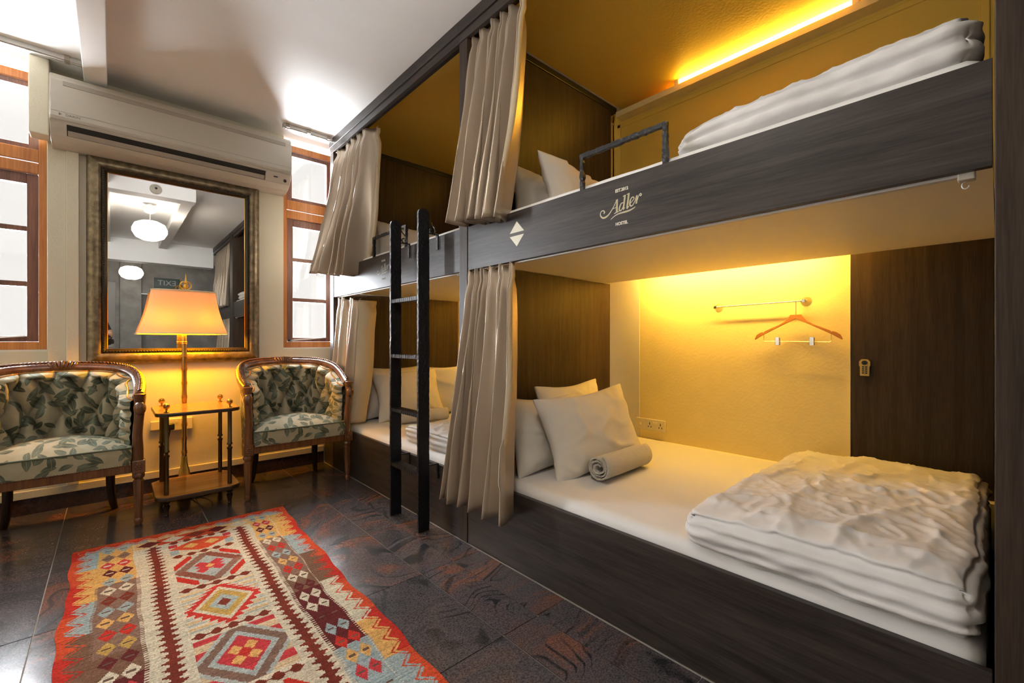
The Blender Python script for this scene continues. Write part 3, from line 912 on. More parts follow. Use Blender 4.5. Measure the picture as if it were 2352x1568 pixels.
def pillow(label, c, wx, wy, th, ax, up, seed, group='white bed pillows'):
    """c: middle; ax: unit direction of the width; up: direction of the height; wx, wy sizes"""
    ax = Vector(ax).normalized(); up = Vector(up); up = (up - ax * up.dot(ax)).normalized(); nn = ax.cross(up)
    n, m = 64, 48
    b = MB()
    c = Vector(c)
    vs, fs = [], []

    def P(u, v, s):
        g = lambda t: (1 - t * t)
        eu = 1 - 0.10 * g(v) ** 1.5 * abs(u) ** 3
        ev = 1 - 0.12 * g(u) ** 1.5 * abs(v) ** 3
        x = u * wx / 2 * eu; y = v * wy / 2 * ev
        h = max(0.0, (1 - abs(u) ** 3.0)) ** 0.62 * max(0.0, (1 - abs(v) ** 3.0)) ** 0.62
        rid = max(0.0, 1 - abs(nz(x * 0.8 + y * 0.5, y - x * 0.4, seed, 5, seed + 6)) * 5)
        wr = 0.012 * nz(x, y, seed, 6, seed) + 0.004 * nz(x, y, seed, 19, seed) + 0.010 * rid ** 2 + 0.020 * abs(nz(x * 0.7 + y, y - x, seed, 8, seed + 3)) * (abs(u) ** 2 + abs(v) ** 2)
        d = th / 2 * h * (1 + 0.12 * nz(x, y, seed, 4, seed)) + wr * (0.25 + h) * (1 if h > 0 else 0)
        if h == 0: d = 0.0
        z = 0.012 * nz(x, y, 0, 5, seed) * (1 - h)
        return c + ax * x + up * y + nn * (s * d + z)
    for s in (1, -1):
        base = len(vs)
        for j in range(m + 1):
            for i in range(n + 1):
                u = math.sin((i / n * 2 - 1) * PI / 2); v = math.sin((j / m * 2 - 1) * PI / 2)
                vs.append(P(u, v, s))
        for j in range(m):
            for i in range(n):
                q = (base + j * (n + 1) + i, base + j * (n + 1) + i + 1, base + (j + 1) * (n + 1) + i + 1, base + (j + 1) * (n + 1) + i)
                fs.append(q if s > 0 else q[::-1])
    b.add(vs, fs)
    o = b.build('pillow', M['pillow'], smooth=180, fixn=False)
    bm = bmesh.new(); bm.from_mesh(o.data)
    bmesh.ops.remove_doubles(bm, verts=bm.verts, dist=0.0004)
    bmesh.ops.recalc_face_normals(bm, faces=bm.faces)
    bm.to_mesh(o.data); bm.free()
    return tag(o, label, 'pillow', group)


# near lower berth
pillow('large white pillow leaning at the front on the near lower berth, towel before it', (1.96, 1.50, 0.612), 0.66, 0.45, 0.17, (0.985, -0.138, 0.075), (-0.13, 0.40, 0.90), 1.3)
pillow('white pillow against the head panel of the near lower berth, beside the curtain', (1.84, 1.71, 0.590), 0.62, 0.42, 0.15, (0.98, 0.02, -0.03), (-0.10, 0.34, 0.92), 4.1)
pillow('white pillow showing only its top behind the front pillow, near lower berth', (2.20, 1.83, 0.61), 0.62, 0.46, 0.13, (1, 0.03, 0.02), (0.0, 0.22, 0.97), 7.7)
# near upper berth
pillow('white pillow standing by the head panel of the near upper berth, corner turned up', (2.04, 1.66, 1.945), 0.62, 0.41, 0.16, (0.99, 0.08, -0.05), (-0.02, 0.30, 0.95), 2.9)
pillow('low white pillow beside the curtain on the near upper berth', (1.98, 1.84, 1.925), 0.60, 0.38, 0.13, (0.99, -0.02, -0.08), (0.03, 0.22, 0.96), 9.3)
# far lower berth
pillow('rear white pillow against the head panel of the far lower berth', (1.99, 3.80, 0.64), 0.70, 0.48, 0.15, (1, 0, 0), (0, 0.30, 0.95), 3.3)
pillow('front white pillow seen through the ladder on the far lower berth', (2.02, 3.63, 0.62), 0.66, 0.48, 0.17, (1, -0.05, 0.0), (0, 0.42, 0.90), 5.8)
pillow('white pillow lit yellow at the wall side of the far lower berth', (2.46, 3.62, 0.63), 0.56, 0.50, 0.17, (0.80, -0.45, 0.05), (0.05, 0.30, 0.93), 8.2)
# far upper berth
pillow('white pillow between ladder and curtain on the far upper berth', (2.00, 3.58, 1.945), 0.62, 0.42, 0.16, (0.98, -0.10, -0.05), (-0.02, 0.30, 0.95), 6.4)
pillow('white pillow half hidden by the curtain on the far upper berth', (1.75, 3.74, 1.95), 0.60, 0.44, 0.15, (0.95, -0.1, 0), (0, 0.25, 0.95), 1.9)


def towel(label, a, b_, r, seed):
    a = Vector(a); b_ = Vector(b_); t = (b_ - a); L_ = t.length; t.normalize()
    s = t.cross(Vector((0, 0, 1))).normalized(); u = s.cross(t)
    turns = 3.1
    n = 90
    b = MB()

    def fn(i, j):
        w = i * turns * 2 * PI
        rr = 0.012 + (r - 0.012) * (i ** 0.8)
        rr *= 1 + 0.03 * nz(j * 3, w, seed, 1.5)
        end = min(j, 1 - j)
        p = a + t * (j * L_ + 0.006 * math.sin(w * 1.3 + seed) * (1 if end < 0.03 else 0)) + s * rr * math.cos(w + seed) + u * rr * 0.92 * math.sin(w + seed)
        return p
    b.grid(fn, n, 16)
    o = b.build('rolled_towel', M['towel'], smooth=180, solid=0.009, fixn=False)
    return tag(o, label, 'towel', 'rolled bath towels')


towel('white towel rolled up in front of the pillows on the near lower berth', (1.775, 1.325, 0.474), (2.19, 1.335, 0.474), 0.066, 0.6)
towel('white towel rolled up on the far lower berth, seen past the ladder', (1.765, 3.37, 0.462), (2.20, 3.28, 0.462), 0.055, 2.0)


def duvet(label, x0, x1, y0, y1, z0, z1, layers, seed, nx=70, ny=60, rough=1.0, sag=None, skew=0.0):
    def fn(o, a, b_, d):
        z = (d + 1) / 2
        o = o.copy()
        # fold creases run round the sides
        cr = abs(math.sin(PI * layers * z)) ** 0.6
        pull = 0.016 * (1 - cr)
        if abs(a) > 0.96: o.x -= math.copysign(pull, a)
        if abs(b_) > 0.96: o.y -= math.copysign(pull, b_)
        def rid(x_, y_, sc_, of_):
            return max(0.0, 1 - abs(nz(x_, y_, 0, sc_, of_)) * 4.5) ** 2
        k = (0.009 * nz(o.x, o.y, 0, 3.0, seed) + 0.008 * rid(o.x * 0.55 + o.y, o.y * 0.7 - o.x * 0.3, 4.0, seed + 2) + 0.006 * rid(o.x - o.y * 0.6, o.y + o.x * 0.4, 6.5, seed + 5) + 0.004 * rid(o.x, o.y * 1.4, 13, seed + 8) + 0.002 * nz(o.x, o.y, 0, 34, seed)) * rough
        edge = min(1.0, (1 - max(abs(a), abs(b_))) * 5 + 0.25)
        o.z += k * edge * z
        o.x += (0.010 * nz(o.y, o.z * 3, 0, 5, seed) + 0.005 * nz(o.y, o.z * 4, 0, 17, seed)) * rough
        o.y += (0.010 * nz(o.x, o.z * 3, 0, 5, seed + 9) + 0.005 * nz(o.x, o.z * 4, 0, 17, seed)) * rough
        o.y += skew * (o.x - x0)
        if sag:
            o.z = z0 + (o.z - z0) * sag(a, b_)
        return o
    b = soft_box(MB(), x0, x1, y0, y1, z0, z1, (z1 - z0) * 0.42, nx, ny, 14, fn)
    o = b.build('duvet', M['duvet'], smooth=180)
    return tag(o, label, 'duvet', 'folded white duvets')


duvet('thick folded white duvet at the foot of the near lower berth', 1.440, 2.83, 0.018, 0.735, 0.398, 0.545, 3, 3.0, 130, 84, rough=1.4,
      sag=lambda a, b_: 0.78 + 0.22 * min(1, (1 - abs(a)) * 3 + 0.3) - 0.12 * max(0, a) - 0.10 * max(0, b_ - 0.2))
duvet('long white duvet bundled along the near upper rail', 1.49, 2.0, 0.02, 0.79, 1.755, 1.915, 2, 6.0, 50, 70, rough=1.5,
      sag=lambda a, b_: (0.98 - 0.20 * (b_ + 1) / 2 - 0.25 * max(0, b_ - 0.55) / 0.45) * (1 - 0.10 * max(0, -a)))
duvet('crumpled folded white duvet on the far lower berth beside the ladder', 1.50, 2.1, 2.08, 2.78, 0.398, 0.520, 3, 8.5, 50, 50, rough=1.5)
duvet('white duvet on the upper berth seen only in the mirror', 1.5, 2.1, -1.0, -0.35, 1.755, 1.93, 2, 4.0, 24, 24)


# ------------------------------------------------------------------ curtains
def curtain(label, top, bot, zt, zb, folds, amp0, amp1, seed, name='curtain', nv=40, ease=1.25, group=None, lining=None, zt2=None, zb2=None):
    """top and bot: ((x0, y0), (x1, y1)) hanging line and hem line, first point furthest from the camera's right"""
    nu = folds * 22

    def base(u, v):
        t = Vector(top[0]).lerp(Vector(top[1]), u); q = Vector(bot[0]).lerp(Vector(bot[1]), u)
        return t.lerp(q, v ** ease)

    def fn(u, v):
        p = base(u, v)
        d = base(min(1, u + 0.01), v) - base(max(0, u - 0.01), v)
        d.normalize(); n = Vector((-d.y, d.x))
        if n.x > 0: n = -n
        ph = u * folds * 2 * PI + seed + 1.1 * math.sin(u * 7 + seed * 2) + 0.8 * nz(u * 3, v * 0.9, seed, 1.6, seed)
        s = math.sin(ph)
        f = math.copysign(abs(s) ** 0.85, s) + 0.28 * math.sin(2 * ph + 1.0 + 1.5 * v) + 0.10 * math.sin(3 * ph + 4 * v)
        amp = amp0 + (amp1 - amp0) * v ** 0.7
        amp *= 1 + 0.45 * nz(math.floor((ph - 1.5) / (2 * PI)) * 3.7, 0.5, seed, 1.0, seed)
        if v < 0.06:
            amp *= 0.75 + 0.25 * (v / 0.06)
        pinch = 1 - 0.35 * math.exp(-((v - 0.055) / 0.025) ** 2)
        off = amp * f * pinch * (1 + 0.3 * nz(u * 4, v * 2, 0, 1.2, seed)) + 0.006 * nz(u * 6, v * 5, seed, 1.5, seed) * math.exp(-((v - 0.22) / 0.2) ** 2)
        along = 0.016 * math.cos(ph) * (0.4 + v)
        z0 = zt if zt2 is None else zt + (zt2 - zt) * u
        z1 = zb if zb2 is None else zb + (zb2 - zb) * u
        z = z0 + (z1 - z0) * v + 0.006 * math.sin(ph * 0.5 + 2) * v + (0.008 * math.sin(ph + 0.7) if v < 0.02 else 0)
        return (p.x + n.x * off + d.x * along, p.y + n.y * off + d.y * along, z)
    b = MB().grid(fn, nu, nv)
    o = b.build(name, M['curtain'], smooth=180, solid=0.003, fixn=False)
    tag(o, label, 'curtain', group)
    # hem turn at the leading edge, lined in cream
    if lining:
        w_ = lining
        e = []
        for j in range(nv + 1):
            v = j / nv
            p = Vector(fn(1.0, v))
            e.append((p, p + Vector((w_, -0.004 + 0.006 * math.sin(v * 9), 0))))
        h = MB()
        h.add([q for pr in e for q in pr], [(2 * j, 2 * j + 1, 2 * j + 3, 2 * j + 2) for j in range(nv)])
        h.build('lining', M['lining'], o, smooth=180, solid=0.003, fixn=False)
    k = MB()
    for i in range(folds + 1):
        u = i / folds
        p = fn(min(1, u), 0.0)
        k.tube([(p[0] + 0.005, p[1], p[2] - 0.01), (p[0] + 0.010, p[1], p[2] + 0.012), (p[0] + 0.02, p[1], p[2] + 0.014)], 0.0018, 5)
    k.build('hooks', M['steel_track'], o)
    return o


gr = 'taupe satin bunk curtains'
curtain('taupe satin curtain drawn aside at the head of the near upper berth', ((1.478, 1.925), (1.478, 1.535)), ((1.372, 1.965), (1.395, 1.60)), 2.768, 1.735, 5, 0.041, 0.067, 0.8, group=gr, lining=0.03, zb2=1.690)
curtain('taupe satin curtain hanging to the floor side of the near lower berth', ((1.452, 1.93), (1.462, 1.60)), ((1.365, 2.02), (1.335, 1.50)), 1.482, 0.250, 5, 0.035, 0.067, 2.2, group=gr, lining=0.03, zb2=0.275)
curtain('taupe satin curtain swung outward beside the window, far upper berth', ((1.478, 3.89), (1.478, 3.24)), ((1.265, 3.93), (1.392, 3.34)), 2.766, 1.675, 5, 0.041, 0.067, 4.0, group=gr, lining=0.03, zb2=1.615)
curtain('taupe satin curtain with cream turned hem behind the armchair, far lower berth', ((1.463, 3.89), (1.452, 3.46)), ((1.370, 3.93), (1.405, 3.58)), 1.482, 0.30, 3, 0.024, 0.030, 5.6, group=gr, lining=0.15, zt2=1.44, zb2=0.42)
curtain('taupe curtain closed across the upper berth seen only in the mirror', ((1.47, -0.32), (1.47, -1.7)), ((1.40, -0.32), (1.40, -1.7)), 2.768, 1.70, 12, 0.020, 0.028, 1.0, group=gr)
curtain('taupe curtain closed across the lower berth seen only in the mirror', ((1.46, -0.32), (1.46, -1.4)), ((1.38, -0.32), (1.38, -1.4)), 1.50, 0.25, 9, 0.018, 0.028, 3.0, group=gr)

# ------------------------------------------------------------------ things on the yellow wall
# suction-cup towel bar
tb = thing('towel_bar', 'chrome bar on suction cups across the yellow wall', 'towel bar', (2.89, 0.97, 1.318))
MB().tube([(2.868, 0.735, 1.328), (2.868, 1.21, 1.320)], 0.0045, 10).build('bar', M['chrome'], tb, smooth=50)
for y, z in ((0.728, 1.327), (1.215, 1.318)):
    cupb = MB()
    cupb.lathe([(0.004, 0.018), (0.012, 0.014), (0.024, 0.006), (0.029, 0.0)], n=20)
    cupb.map(lambda a, b_, c_: (XB - c_, y + a, z + b_))
    cp = cupb.build('suction_cup', M['glass'], tb, smooth=50)
    cp['label'] = 'clear suction cup'
    MB().tube([(XB - 0.012, y, z), (2.862, y, z)], 0.008, 10).box(2.860, 2.876, y - 0.009, y + 0.009, z - 0.008, z + 0.010).build('bracket', M['chrome'], tb, bevel=0.002)

# wooden hanger with trouser bar and clips
hg = thing('coat_hanger', 'honey wooden clothes hanger with two chrome clips on the towel bar', 'hanger', (2.868, 0.765, 1.10))
hy = 0.765


def hx(p):
    return 2.868 + 0.018 * p * 0.0 + (p) * 0.10


half = [(0.0, 1.252), (0.026, 1.252), (0.036, 1.238), (0.052, 1.217), (0.085, 1.196), (0.125, 1.178), (0.162, 1.160), (0.167, 1.152), (0.172, 1.157), (0.19, 1.150), (0.206, 1.138), (0.216, 1.113), (0.212, 1.110), (0.17, 1.138), (0.12, 1.165), (0.06, 1.198), (0.0, 1.229)]
outl = half + [(-p, q) for p, q in half[::-1][1:-1]]
MB().prism(outl, lambda p, q, t: (2.868 + t - 0.00 * p, hy - p, q), -0.006, 0.006).build('body', M['hanger'], hg, bevel=0.002)
hk = [(2.868, hy, 1.236), (2.868, hy, 1.30), (2.868, hy + 0.0, 1.318), (2.862, hy, 1.331), (2.868, hy, 1.337), (2.876, hy, 1.333), (2.877, hy, 1.324)]
MB().tube(hk, 0.0016, 6).build('hook', M['chrome'], hg, smooth=60)
MB().tube([(2.868, hy + 0.165, 1.140), (2.866, hy + 0.165, 1.108), (2.866, hy + 0.160, 1.102), (2.866, hy - 0.160, 1.098), (2.866, hy - 0.165, 1.104), (2.868, hy - 0.165, 1.14)], 0.0016, 6).build('trouser_bar', M['chrome'], hg, smooth=60)
for dy in (0.092, -0.078):
    c_ = MB().box(2.855, 2.860, hy + dy - 0.011, hy + dy + 0.011, 1.078, 1.126).box(2.872, 2.877, hy + dy - 0.011, hy + dy + 0.011, 1.078, 1.122).box(2.860, 2.872, hy + dy - 0.009, hy + dy + 0.009, 1.094, 1.104)
    c_.build('clip', M['chrome'], hg, bevel=0.0015)
    
# double socket with switch by the pillow
so = thing('wall_socket', 'cream double socket with switch low on the yellow wall', 'socket', (XB - 0.01, 1.70, 0.45))
MB().box(XB - 0.022, XB - 0.0045, 1.58, 1.735, 0.452, 0.535).build('plate', M['socket'], so, bevel=0.004)
MB().box(XB - 0.022, XB - 0.0045, 1.7355, 1.815, 0.452, 0.535).build('switch_plate', M['socket'], so, bevel=0.004)
MB().box(XB - 0.026, XB - 0.021, 1.768, 1.782, 0.487, 0.501).build('switch', M['cream'], so, bevel=0.001)
for y in (1.615, 1.70):
    MB().box(XB - 0.0226, XB - 0.021, y - 0.003, y + 0.003, 0.494, 0.512).box(XB - 0.0226, XB - 0.021, y + 0.008, y + 0.014, 0.476, 0.486).box(XB - 0.0226, XB - 0.021, y - 0.014, y - 0.008, 0.476, 0.486).build('socket_holes', M['black'], so)
for y in (1.648, 1.667):
    MB().box(XB - 0.025, XB - 0.021, y - 0.006, y + 0.006, 0.508, 0.520).build('switch', M['cream'], so, bevel=0.001)

# ------------------------------------------------------------------ air conditioner
ac = thing('air_conditioner', 'long beige wall air conditioner above the gilt mirror', 'air conditioner', (0.40, YW, 2.36))
AX0, AX1 = -0.288, 1.098
prof = [(YW, 2.785), (4.00, 2.785), (3.945, 2.770), (3.925, 2.745), (3.918, 2.70), (3.915, 2.50), (3.920, 2.478), (3.945, 2.44), (3.975, 2.40), (4.03, 2.368), (4.09, 2.355), (YW, 2.352)]
body = MB().prism(prof, lambda p, q, t: (t, p, q), AX0, AX1).build('body', M['plastic'], ac, bevel=0.004)
MB().prism([(3.9145, 2.735), (3.9105, 2.72), (3.9075, 2.498), (3.9145, 2.480)], lambda p, q, t: (t, p, q), AX0 + 0.006, AX1 - 0.006).build('front_panel', M['plastic'], ac, bevel=0.002)
MB().box(AX0 + 0.06, AX1 - 0.05, 3.9065, 3.912, 2.695, 2.722).build('intake_strip', M['plastic_grey'], ac)
MB().box(AX0 + 0.006, AX1 - 0.006, 3.9062, 3.9085, 2.5275, 2.5290).build('panel_groove', M['plastic_grey'], ac)
# outlet
sl = MB().prism([(3.927, 2.462), (3.968, 2.404), (3.990, 2.41), (3.95, 2.47)], lambda p, q, t: (t, p, q), AX0 + 0.075, AX1 - 0.19)
sl.build('air_outlet', M['dark_slot'], ac)
MB().prism([(3.944, 2.430), (3.962, 2.404), (3.967, 2.407), (3.949, 2.433)], lambda p, q, t: (t, p, q), AX0 + 0.08, AX1 - 0.195).build('louvre', M['plastic_grey'], ac)
MB().prism([(3.964, 2.400), (4.00, 2.376), (4.003, 2.381), (3.968, 2.405)], lambda p, q, t: (t, p, q), AX0 + 0.08, AX1 - 0.195).build('louvre', M['plastic'], ac)
for k in range(16):
    x = AX0 + 0.12 + k * 0.07
    MB().prism([(3.930, 2.458), (3.945, 2.437), (3.950, 2.442), (3.935, 2.462)], lambda p, q, t: (t, p, q), x, x + 0.003).build('vane', M['plastic_grey'], ac)
MB().prism([(3.9205, 2.470), (3.966, 2.402), (3.972, 2.406), (3.926, 2.474)], lambda p, q, t: (t, p, q), AX1 - 0.185, AX1 - 0.012).build('control_panel', M['plastic'], ac, bevel=0.001)
MB().tube([(AX1 - 0.045, 3.945, 2.424), (AX1 - 0.045, 3.938, 2.418)], 0.011, 12).build('receiver_eye', M['black'], ac)
MB().prism([(3.936, 2.441), (3.940, 2.435), (3.943, 2.437), (3.939, 2.443)], lambda p, q, t: (t, p, q), AX1 - 0.13, AX1 - 0.10).build('indicator', M['dark_slot'], ac)
text_mesh('DAIKIN', 0.020, (AX0 + 0.105, 3.9055, 2.512), (1, 0, 0), (0, 0, 1), M['grey_ink'], ac, 'maker_lettering', 0.0, 1.0, 0.0004)
MB().prism([(0, 0), (0.014, 0.010), (0.0, 0.018)], lambda p, q, t: (AX0 + 0.042 + p, 3.9075 - t, 2.503 + q), 0, 0.0015).build('maker_mark', M['grey_ink'], ac)

# boxed pipe run beside it
pc = MB().box(-0.385, -0.295, 4.02, YW - 0.0005, 2.40, CEIL - 0.001).build('pipe_cover', M['wall'], bevel=0.006)
tag(pc, 'square cream pipe cover left of the air conditioner', 'pipe cover')

# blind rails on the ceiling in front of the windows
for lbl, a, b_ in (('grey metal blind rail on the ceiling above the left window', -1.0, -0.14), ('short grey blind rail on the ceiling above the narrow window', 1.03, 1.42)):
    t = thing('blind_rail', lbl, 'blind rail', ((a + b_) / 2, 3.92, CEIL - 0.035))
    MB().box(a, b_, 3.895, 3.935, CEIL - 0.028, CEIL - 0.0005).build('rail', M['steel_track'], t, bevel=0.002)
    MB().box(a, b_, 3.905, 3.912, CEIL - 0.036, CEIL - 0.028).build('rail_lip', M['chrome'], t)
    for f in (0.08, 0.5, 0.92):
        x = a + (b_ - a) * f
        MB().box(x - 0.012, x + 0.012, 3.885, 3.94, CEIL - 0.032, CEIL - 0.0004).build('bracket', M['plastic_grey'], t)

# ------------------------------------------------------------------ mirror
mr = thing('wall_mirror', 'large mirror in a wide silver-gilt frame under the air conditioner', 'mirror', (0.387, YW - 0.005, 0.95))
ox0, ox1, oz0, oz1 = -0.130, 0.903, 0.945, 2.368
prof = [(0.0, 4.148), (0.0, 4.118), (0.006, 4.108), (0.030, 4.094), (0.055, 4.092), (0.070, 4.098), (0.077, 4.106)]
inner = [(0.077, 4.106), (0.079, 4.098), (0.090, 4.097), (0.097, 4.104), (0.103, 4.110), (0.104, 4.122)]


def ring(profile, name, m, sm):
    for side in range(4):
        b = MB()
        vs = []
        for d, y in profile:
            cs = [(ox0 + d, oz0 + d), (ox1 - d, oz0 + d), (ox1 - d, oz1 - d), (ox0 + d, oz1 - d)]
            a, c_ = cs[side], cs[(side + 1) % 4]
            vs += [(a[0], y, a[1]), (c_[0], y, c_[1])]
        b.add(vs, [(2 * i, 2 * i + 1, 2 * i + 3, 2 * i + 2) for i in range(len(profile) - 1)])
        b.build(name, m, mr, smooth=sm)


ring(prof, 'frame_side', M['frame_gilt'], 50)
ring(inner, 'inner_moulding', M['frame_bead'], 30)
be = MB()
for (xa, za, xb, zb) in ((ox0 + 0.086, oz0 + 0.086, ox1 - 0.086, oz0 + 0.086), (ox0 + 0.086, oz1 - 0.086, ox1 - 0.086, oz1 - 0.086), (ox0 + 0.086, oz0 + 0.086, ox0 + 0.086, oz1 - 0.086), (ox1 - 0.086, oz0 + 0.086, ox1 - 0.086, oz1 - 0.086)):
    n = int(max(abs(xb - xa), abs(zb - za)) / 0.016)
    for i in range(n + 1):
        be.ball((xa + (xb - xa) * i / n, 4.097, za + (zb - za) * i / n), 0.0055, n=6, m=4)
be.build('beading', M['frame_bead'], mr, smooth=180)['kind'] = 'stuff'
MB().tube([(ox0 + 0.1045, 4.119, oz0 + 0.1045), (ox1 - 0.1045, 4.119, oz0 + 0.1045), (ox1 - 0.1045, 4.119, oz1 - 0.1045), (ox0 + 0.1045, 4.119, oz1 - 0.1045)], 0.003, 6, closed=True).build('gilt_slip', M['gold'], mr)
MB().box(ox0 + 0.10, ox1 - 0.10, 4.1215, 4.126, oz0 + 0.10, oz1 - 0.10).build('mirror_glass', M['mirror'], mr)
MB().box(ox0 + 0.02, ox1 - 0.02, 4.127, YW - 0.001, oz0 + 0.02, oz1 - 0.02).build('backing', M['black_trim'], mr)

# ------------------------------------------------------------------ standard lamp behind the side table
LX, LY = 0.386, 3.955
fl_ = thing('floor_lamp', 'tall bamboo-style brass lamp with a cream shade between the armchairs', 'lamp', (LX, LY, 0))
bd = [(0.135, 0.0), (0.138, 0.006), (0.130, 0.018), (0.100, 0.028), (0.050, 0.040), (0.040, 0.06), (0.036, 0.12), (0.032, 0.16), (0.025, 0.19), (0.019, 0.225), (0.017, 0.27)]
MB().lathe(bd, (LX, LY), 48, flute=0.10, nf=24).build('fluted_base', M['gold'], fl_, smooth=40)
pl = []
z = 0.265
rings = [0.30, 0.40, 0.50, 0.60, 0.70, 0.80, 0.90, 1.0, 1.09]
last = 0.265
for zr in rings:
    pl += [(0.0165, last + 0.006), (0.0150, (last + zr) / 2), (0.0165, zr - 0.010), (0.0195, zr - 0.008), (0.0195, zr - 0.004), (0.0175, zr - 0.003), (0.0175, zr + 0.003), (0.0195, zr + 0.004), (0.0195, zr + 0.008)]
    last = zr
pl += [(0.0165, 1.10), (0.015, 1.20)]
MB().lathe(pl, (LX, LY), 20, flute=0.05, nf=10).build('pole', M['brass'], fl_, smooth=40)
MB().tube([(LX, LY, 1.20), (LX, LY, 1.49)], 0.006, 8).build('harp', M['brass'], fl_)
# oval shade
sh = MB()


def shf(u, v):
    w_ = 2 * PI * u
    a = 0.264 + (0.188 - 0.264) * v - 0.010 * math.sin(PI * v)
    d = 0.135 + (0.085 - 0.135) * v - 0.006 * math.sin(PI * v)
    c_, s_ = math.cos(w_), math.sin(w_)
    e = 0.86
    x = math.copysign(abs(c_) ** e, c_); y = math.copysign(abs(s_) ** e, s_)
    return (LX + a * x, LY + d * y, 1.158 + 0.305 * v)


sh.grid(shf, 64, 8, True)
so_ = sh.build('lamp_shade', M['shade'], fl_, smooth=180, fixn=False)
for v, nm in ((0.0, 'shade_trim'), (1.0, 'shade_trim')):
    MB().tube([shf(k / 64, v) for k in range(64)], 0.0045, 6, closed=True).build(nm, M['cream'], so_, smooth=60)
MB().tube([(LX - 0.186, LY, 1.462), (LX + 0.186, LY, 1.462)], 0.002, 5).build('spider', M['brass'], fl_)
MB().prism([(shf(k / 32, 0.985)[0], shf(k / 32, 0.985)[1]) for k in range(32)], lambda p, q, t: (LX + (p - LX) * 0.97, LY + (q - LY) * 0.97, t), 1.452, 1.455).build('shade_light_block', M['cream'], so_)  # added disc, unseen, keeps the bulbs from lighting the ceiling
# finial: spear in a ring
fb = MB().lathe([(0.006, 1.463), (0.014, 1.467), (0.007, 1.475), (0.016, 1.492), (0.018, 1.503), (0.010, 1.516), (0.016, 1.522), (0.009, 1.530), (0.006, 1.545), (0.001, 1.590)], (LX + 0.008, LY), 14)
fb.tube([(LX + 0.008 + 0.033 * math.cos(a), LY, 1.506 + 0.030 * math.sin(a)) for a in [2 * PI * k / 24 for k in range(24)]], 0.004, 8, closed=True)
fb.build('finial', M['gold'], fl_, smooth=50)
for dx in (-0.10, 0.10):                 # two bulbs under the oval shade
    bl = bpy.data.lights.new('lamp_bulb', 'POINT'); bl.energy = LAMP_W / 2; bl.color = LAMP_COL; bl.shadow_soft_size = 0.045
    bo = bpy.data.objects.new('lamp_bulb', bl); C.objects.link(bo); bo.parent = fl_; bo.location = (dx, 0, 1.235)

# wall socket with plug and flex behind the table
ws = thing('wall_socket', 'double wall socket with a black plug behind the side table', 'socket', (0.37, YW, 0.48))
sw = MB().box(0.275, 0.455, YW - 0.022, YW, 0.435, 0.525).build('plate', M['socket'], ws, bevel=0.005)
MB().box(0.205, 0.272, YW - 0.018, YW, 0.450, 0.515).build('blank_plate', M['socket'], ws, bevel=0.004)
MB().box(0.402, 0.410, YW - 0.0225, YW - 0.021, 0.492, 0.504).box(0.390, 0.398, YW - 0.0225, YW - 0.021, 0.468, 0.474).box(0.414, 0.422, YW - 0.0225, YW - 0.021, 0.468, 0.474).build('socket_holes', M['black'], ws)
MB().box(0.352, 0.362, YW - 0.026, YW - 0.021, 0.495, 0.512).build('switch', M['cream'], ws)
pg = thing('plug', 'black three-pin plug and flex in the socket behind the table', 'plug', (0.315, YW - 0.05, 0.455))
soft_box(MB(), 0.287, 0.343, YW - 0.062, YW - 0.0225, 0.445, 0.495, 0.012, 6, 6, 6).build('plug_body', M['black'], pg, smooth=180)
fx = [(0.315, YW - 0.05, 0.447), (0.308, YW - 0.05, 0.40), (0.295, YW - 0.045, 0.33), (0.288, YW - 0.045, 0.22), (0.29, YW - 0.05, 0.10), (0.31, YW - 0.08, 0.012), (0.40, YW - 0.32, 0.006), (0.47, 3.78, 0.006), (0.52, 3.72, 0.03), (0.50, 3.66, 0.055), (0.44, 3.70, 0.02), (0.41, 3.80, 0.006), (0.386, 3.86, 0.010)]
pp = []
for i in range(len(fx) - 1):
    p0, p1, p2, p3 = (Vector(fx[max(0, i - 1)]), Vector(fx[i]), Vector(fx[i + 1]), Vector(fx[min(len(fx) - 1, i + 2)]))
    for j in range(4):
        t_ = j / 4
        pp.append(0.5 * ((2 * p1) + (p2 - p0) * t_ + (2 * p0 - 5 * p1 + 4 * p2 - p3) * t_ ** 2 + (3 * p1 - p0 - 3 * p2 + p3) * t_ ** 3))
pp = [Vector((p.x, p.y, max(p.z, 0.0045))) for p in pp]
MB().tube(pp, 0.0038, 6).build('flex', M['black'], pg, smooth=180)

# ------------------------------------------------------------------ two-tier side table
st = thing('side_table', 'two-tier honey wood side table on brass columns between the armchairs', 'table', (0.42, 3.69, 0))
TX0, TX1, TY0, TY1 = 0.195, 0.648, 3.44, 3.93
ch = 0.055


def octa(i=0.0):
    a, b_, c_, d = TX0 + i, TX1 - i, TY0 + i, TY1 - i
    return [(a + ch, c_), (b_ - ch, c_), (b_ - 0.012, c_ + ch * 0.55), (b_, c_ + ch), (b_, d - ch), (b_ - ch, d), (a + ch, d), (a, d - ch), (a, c_ + ch), (a + 0.012, c_ + ch * 0.55)]


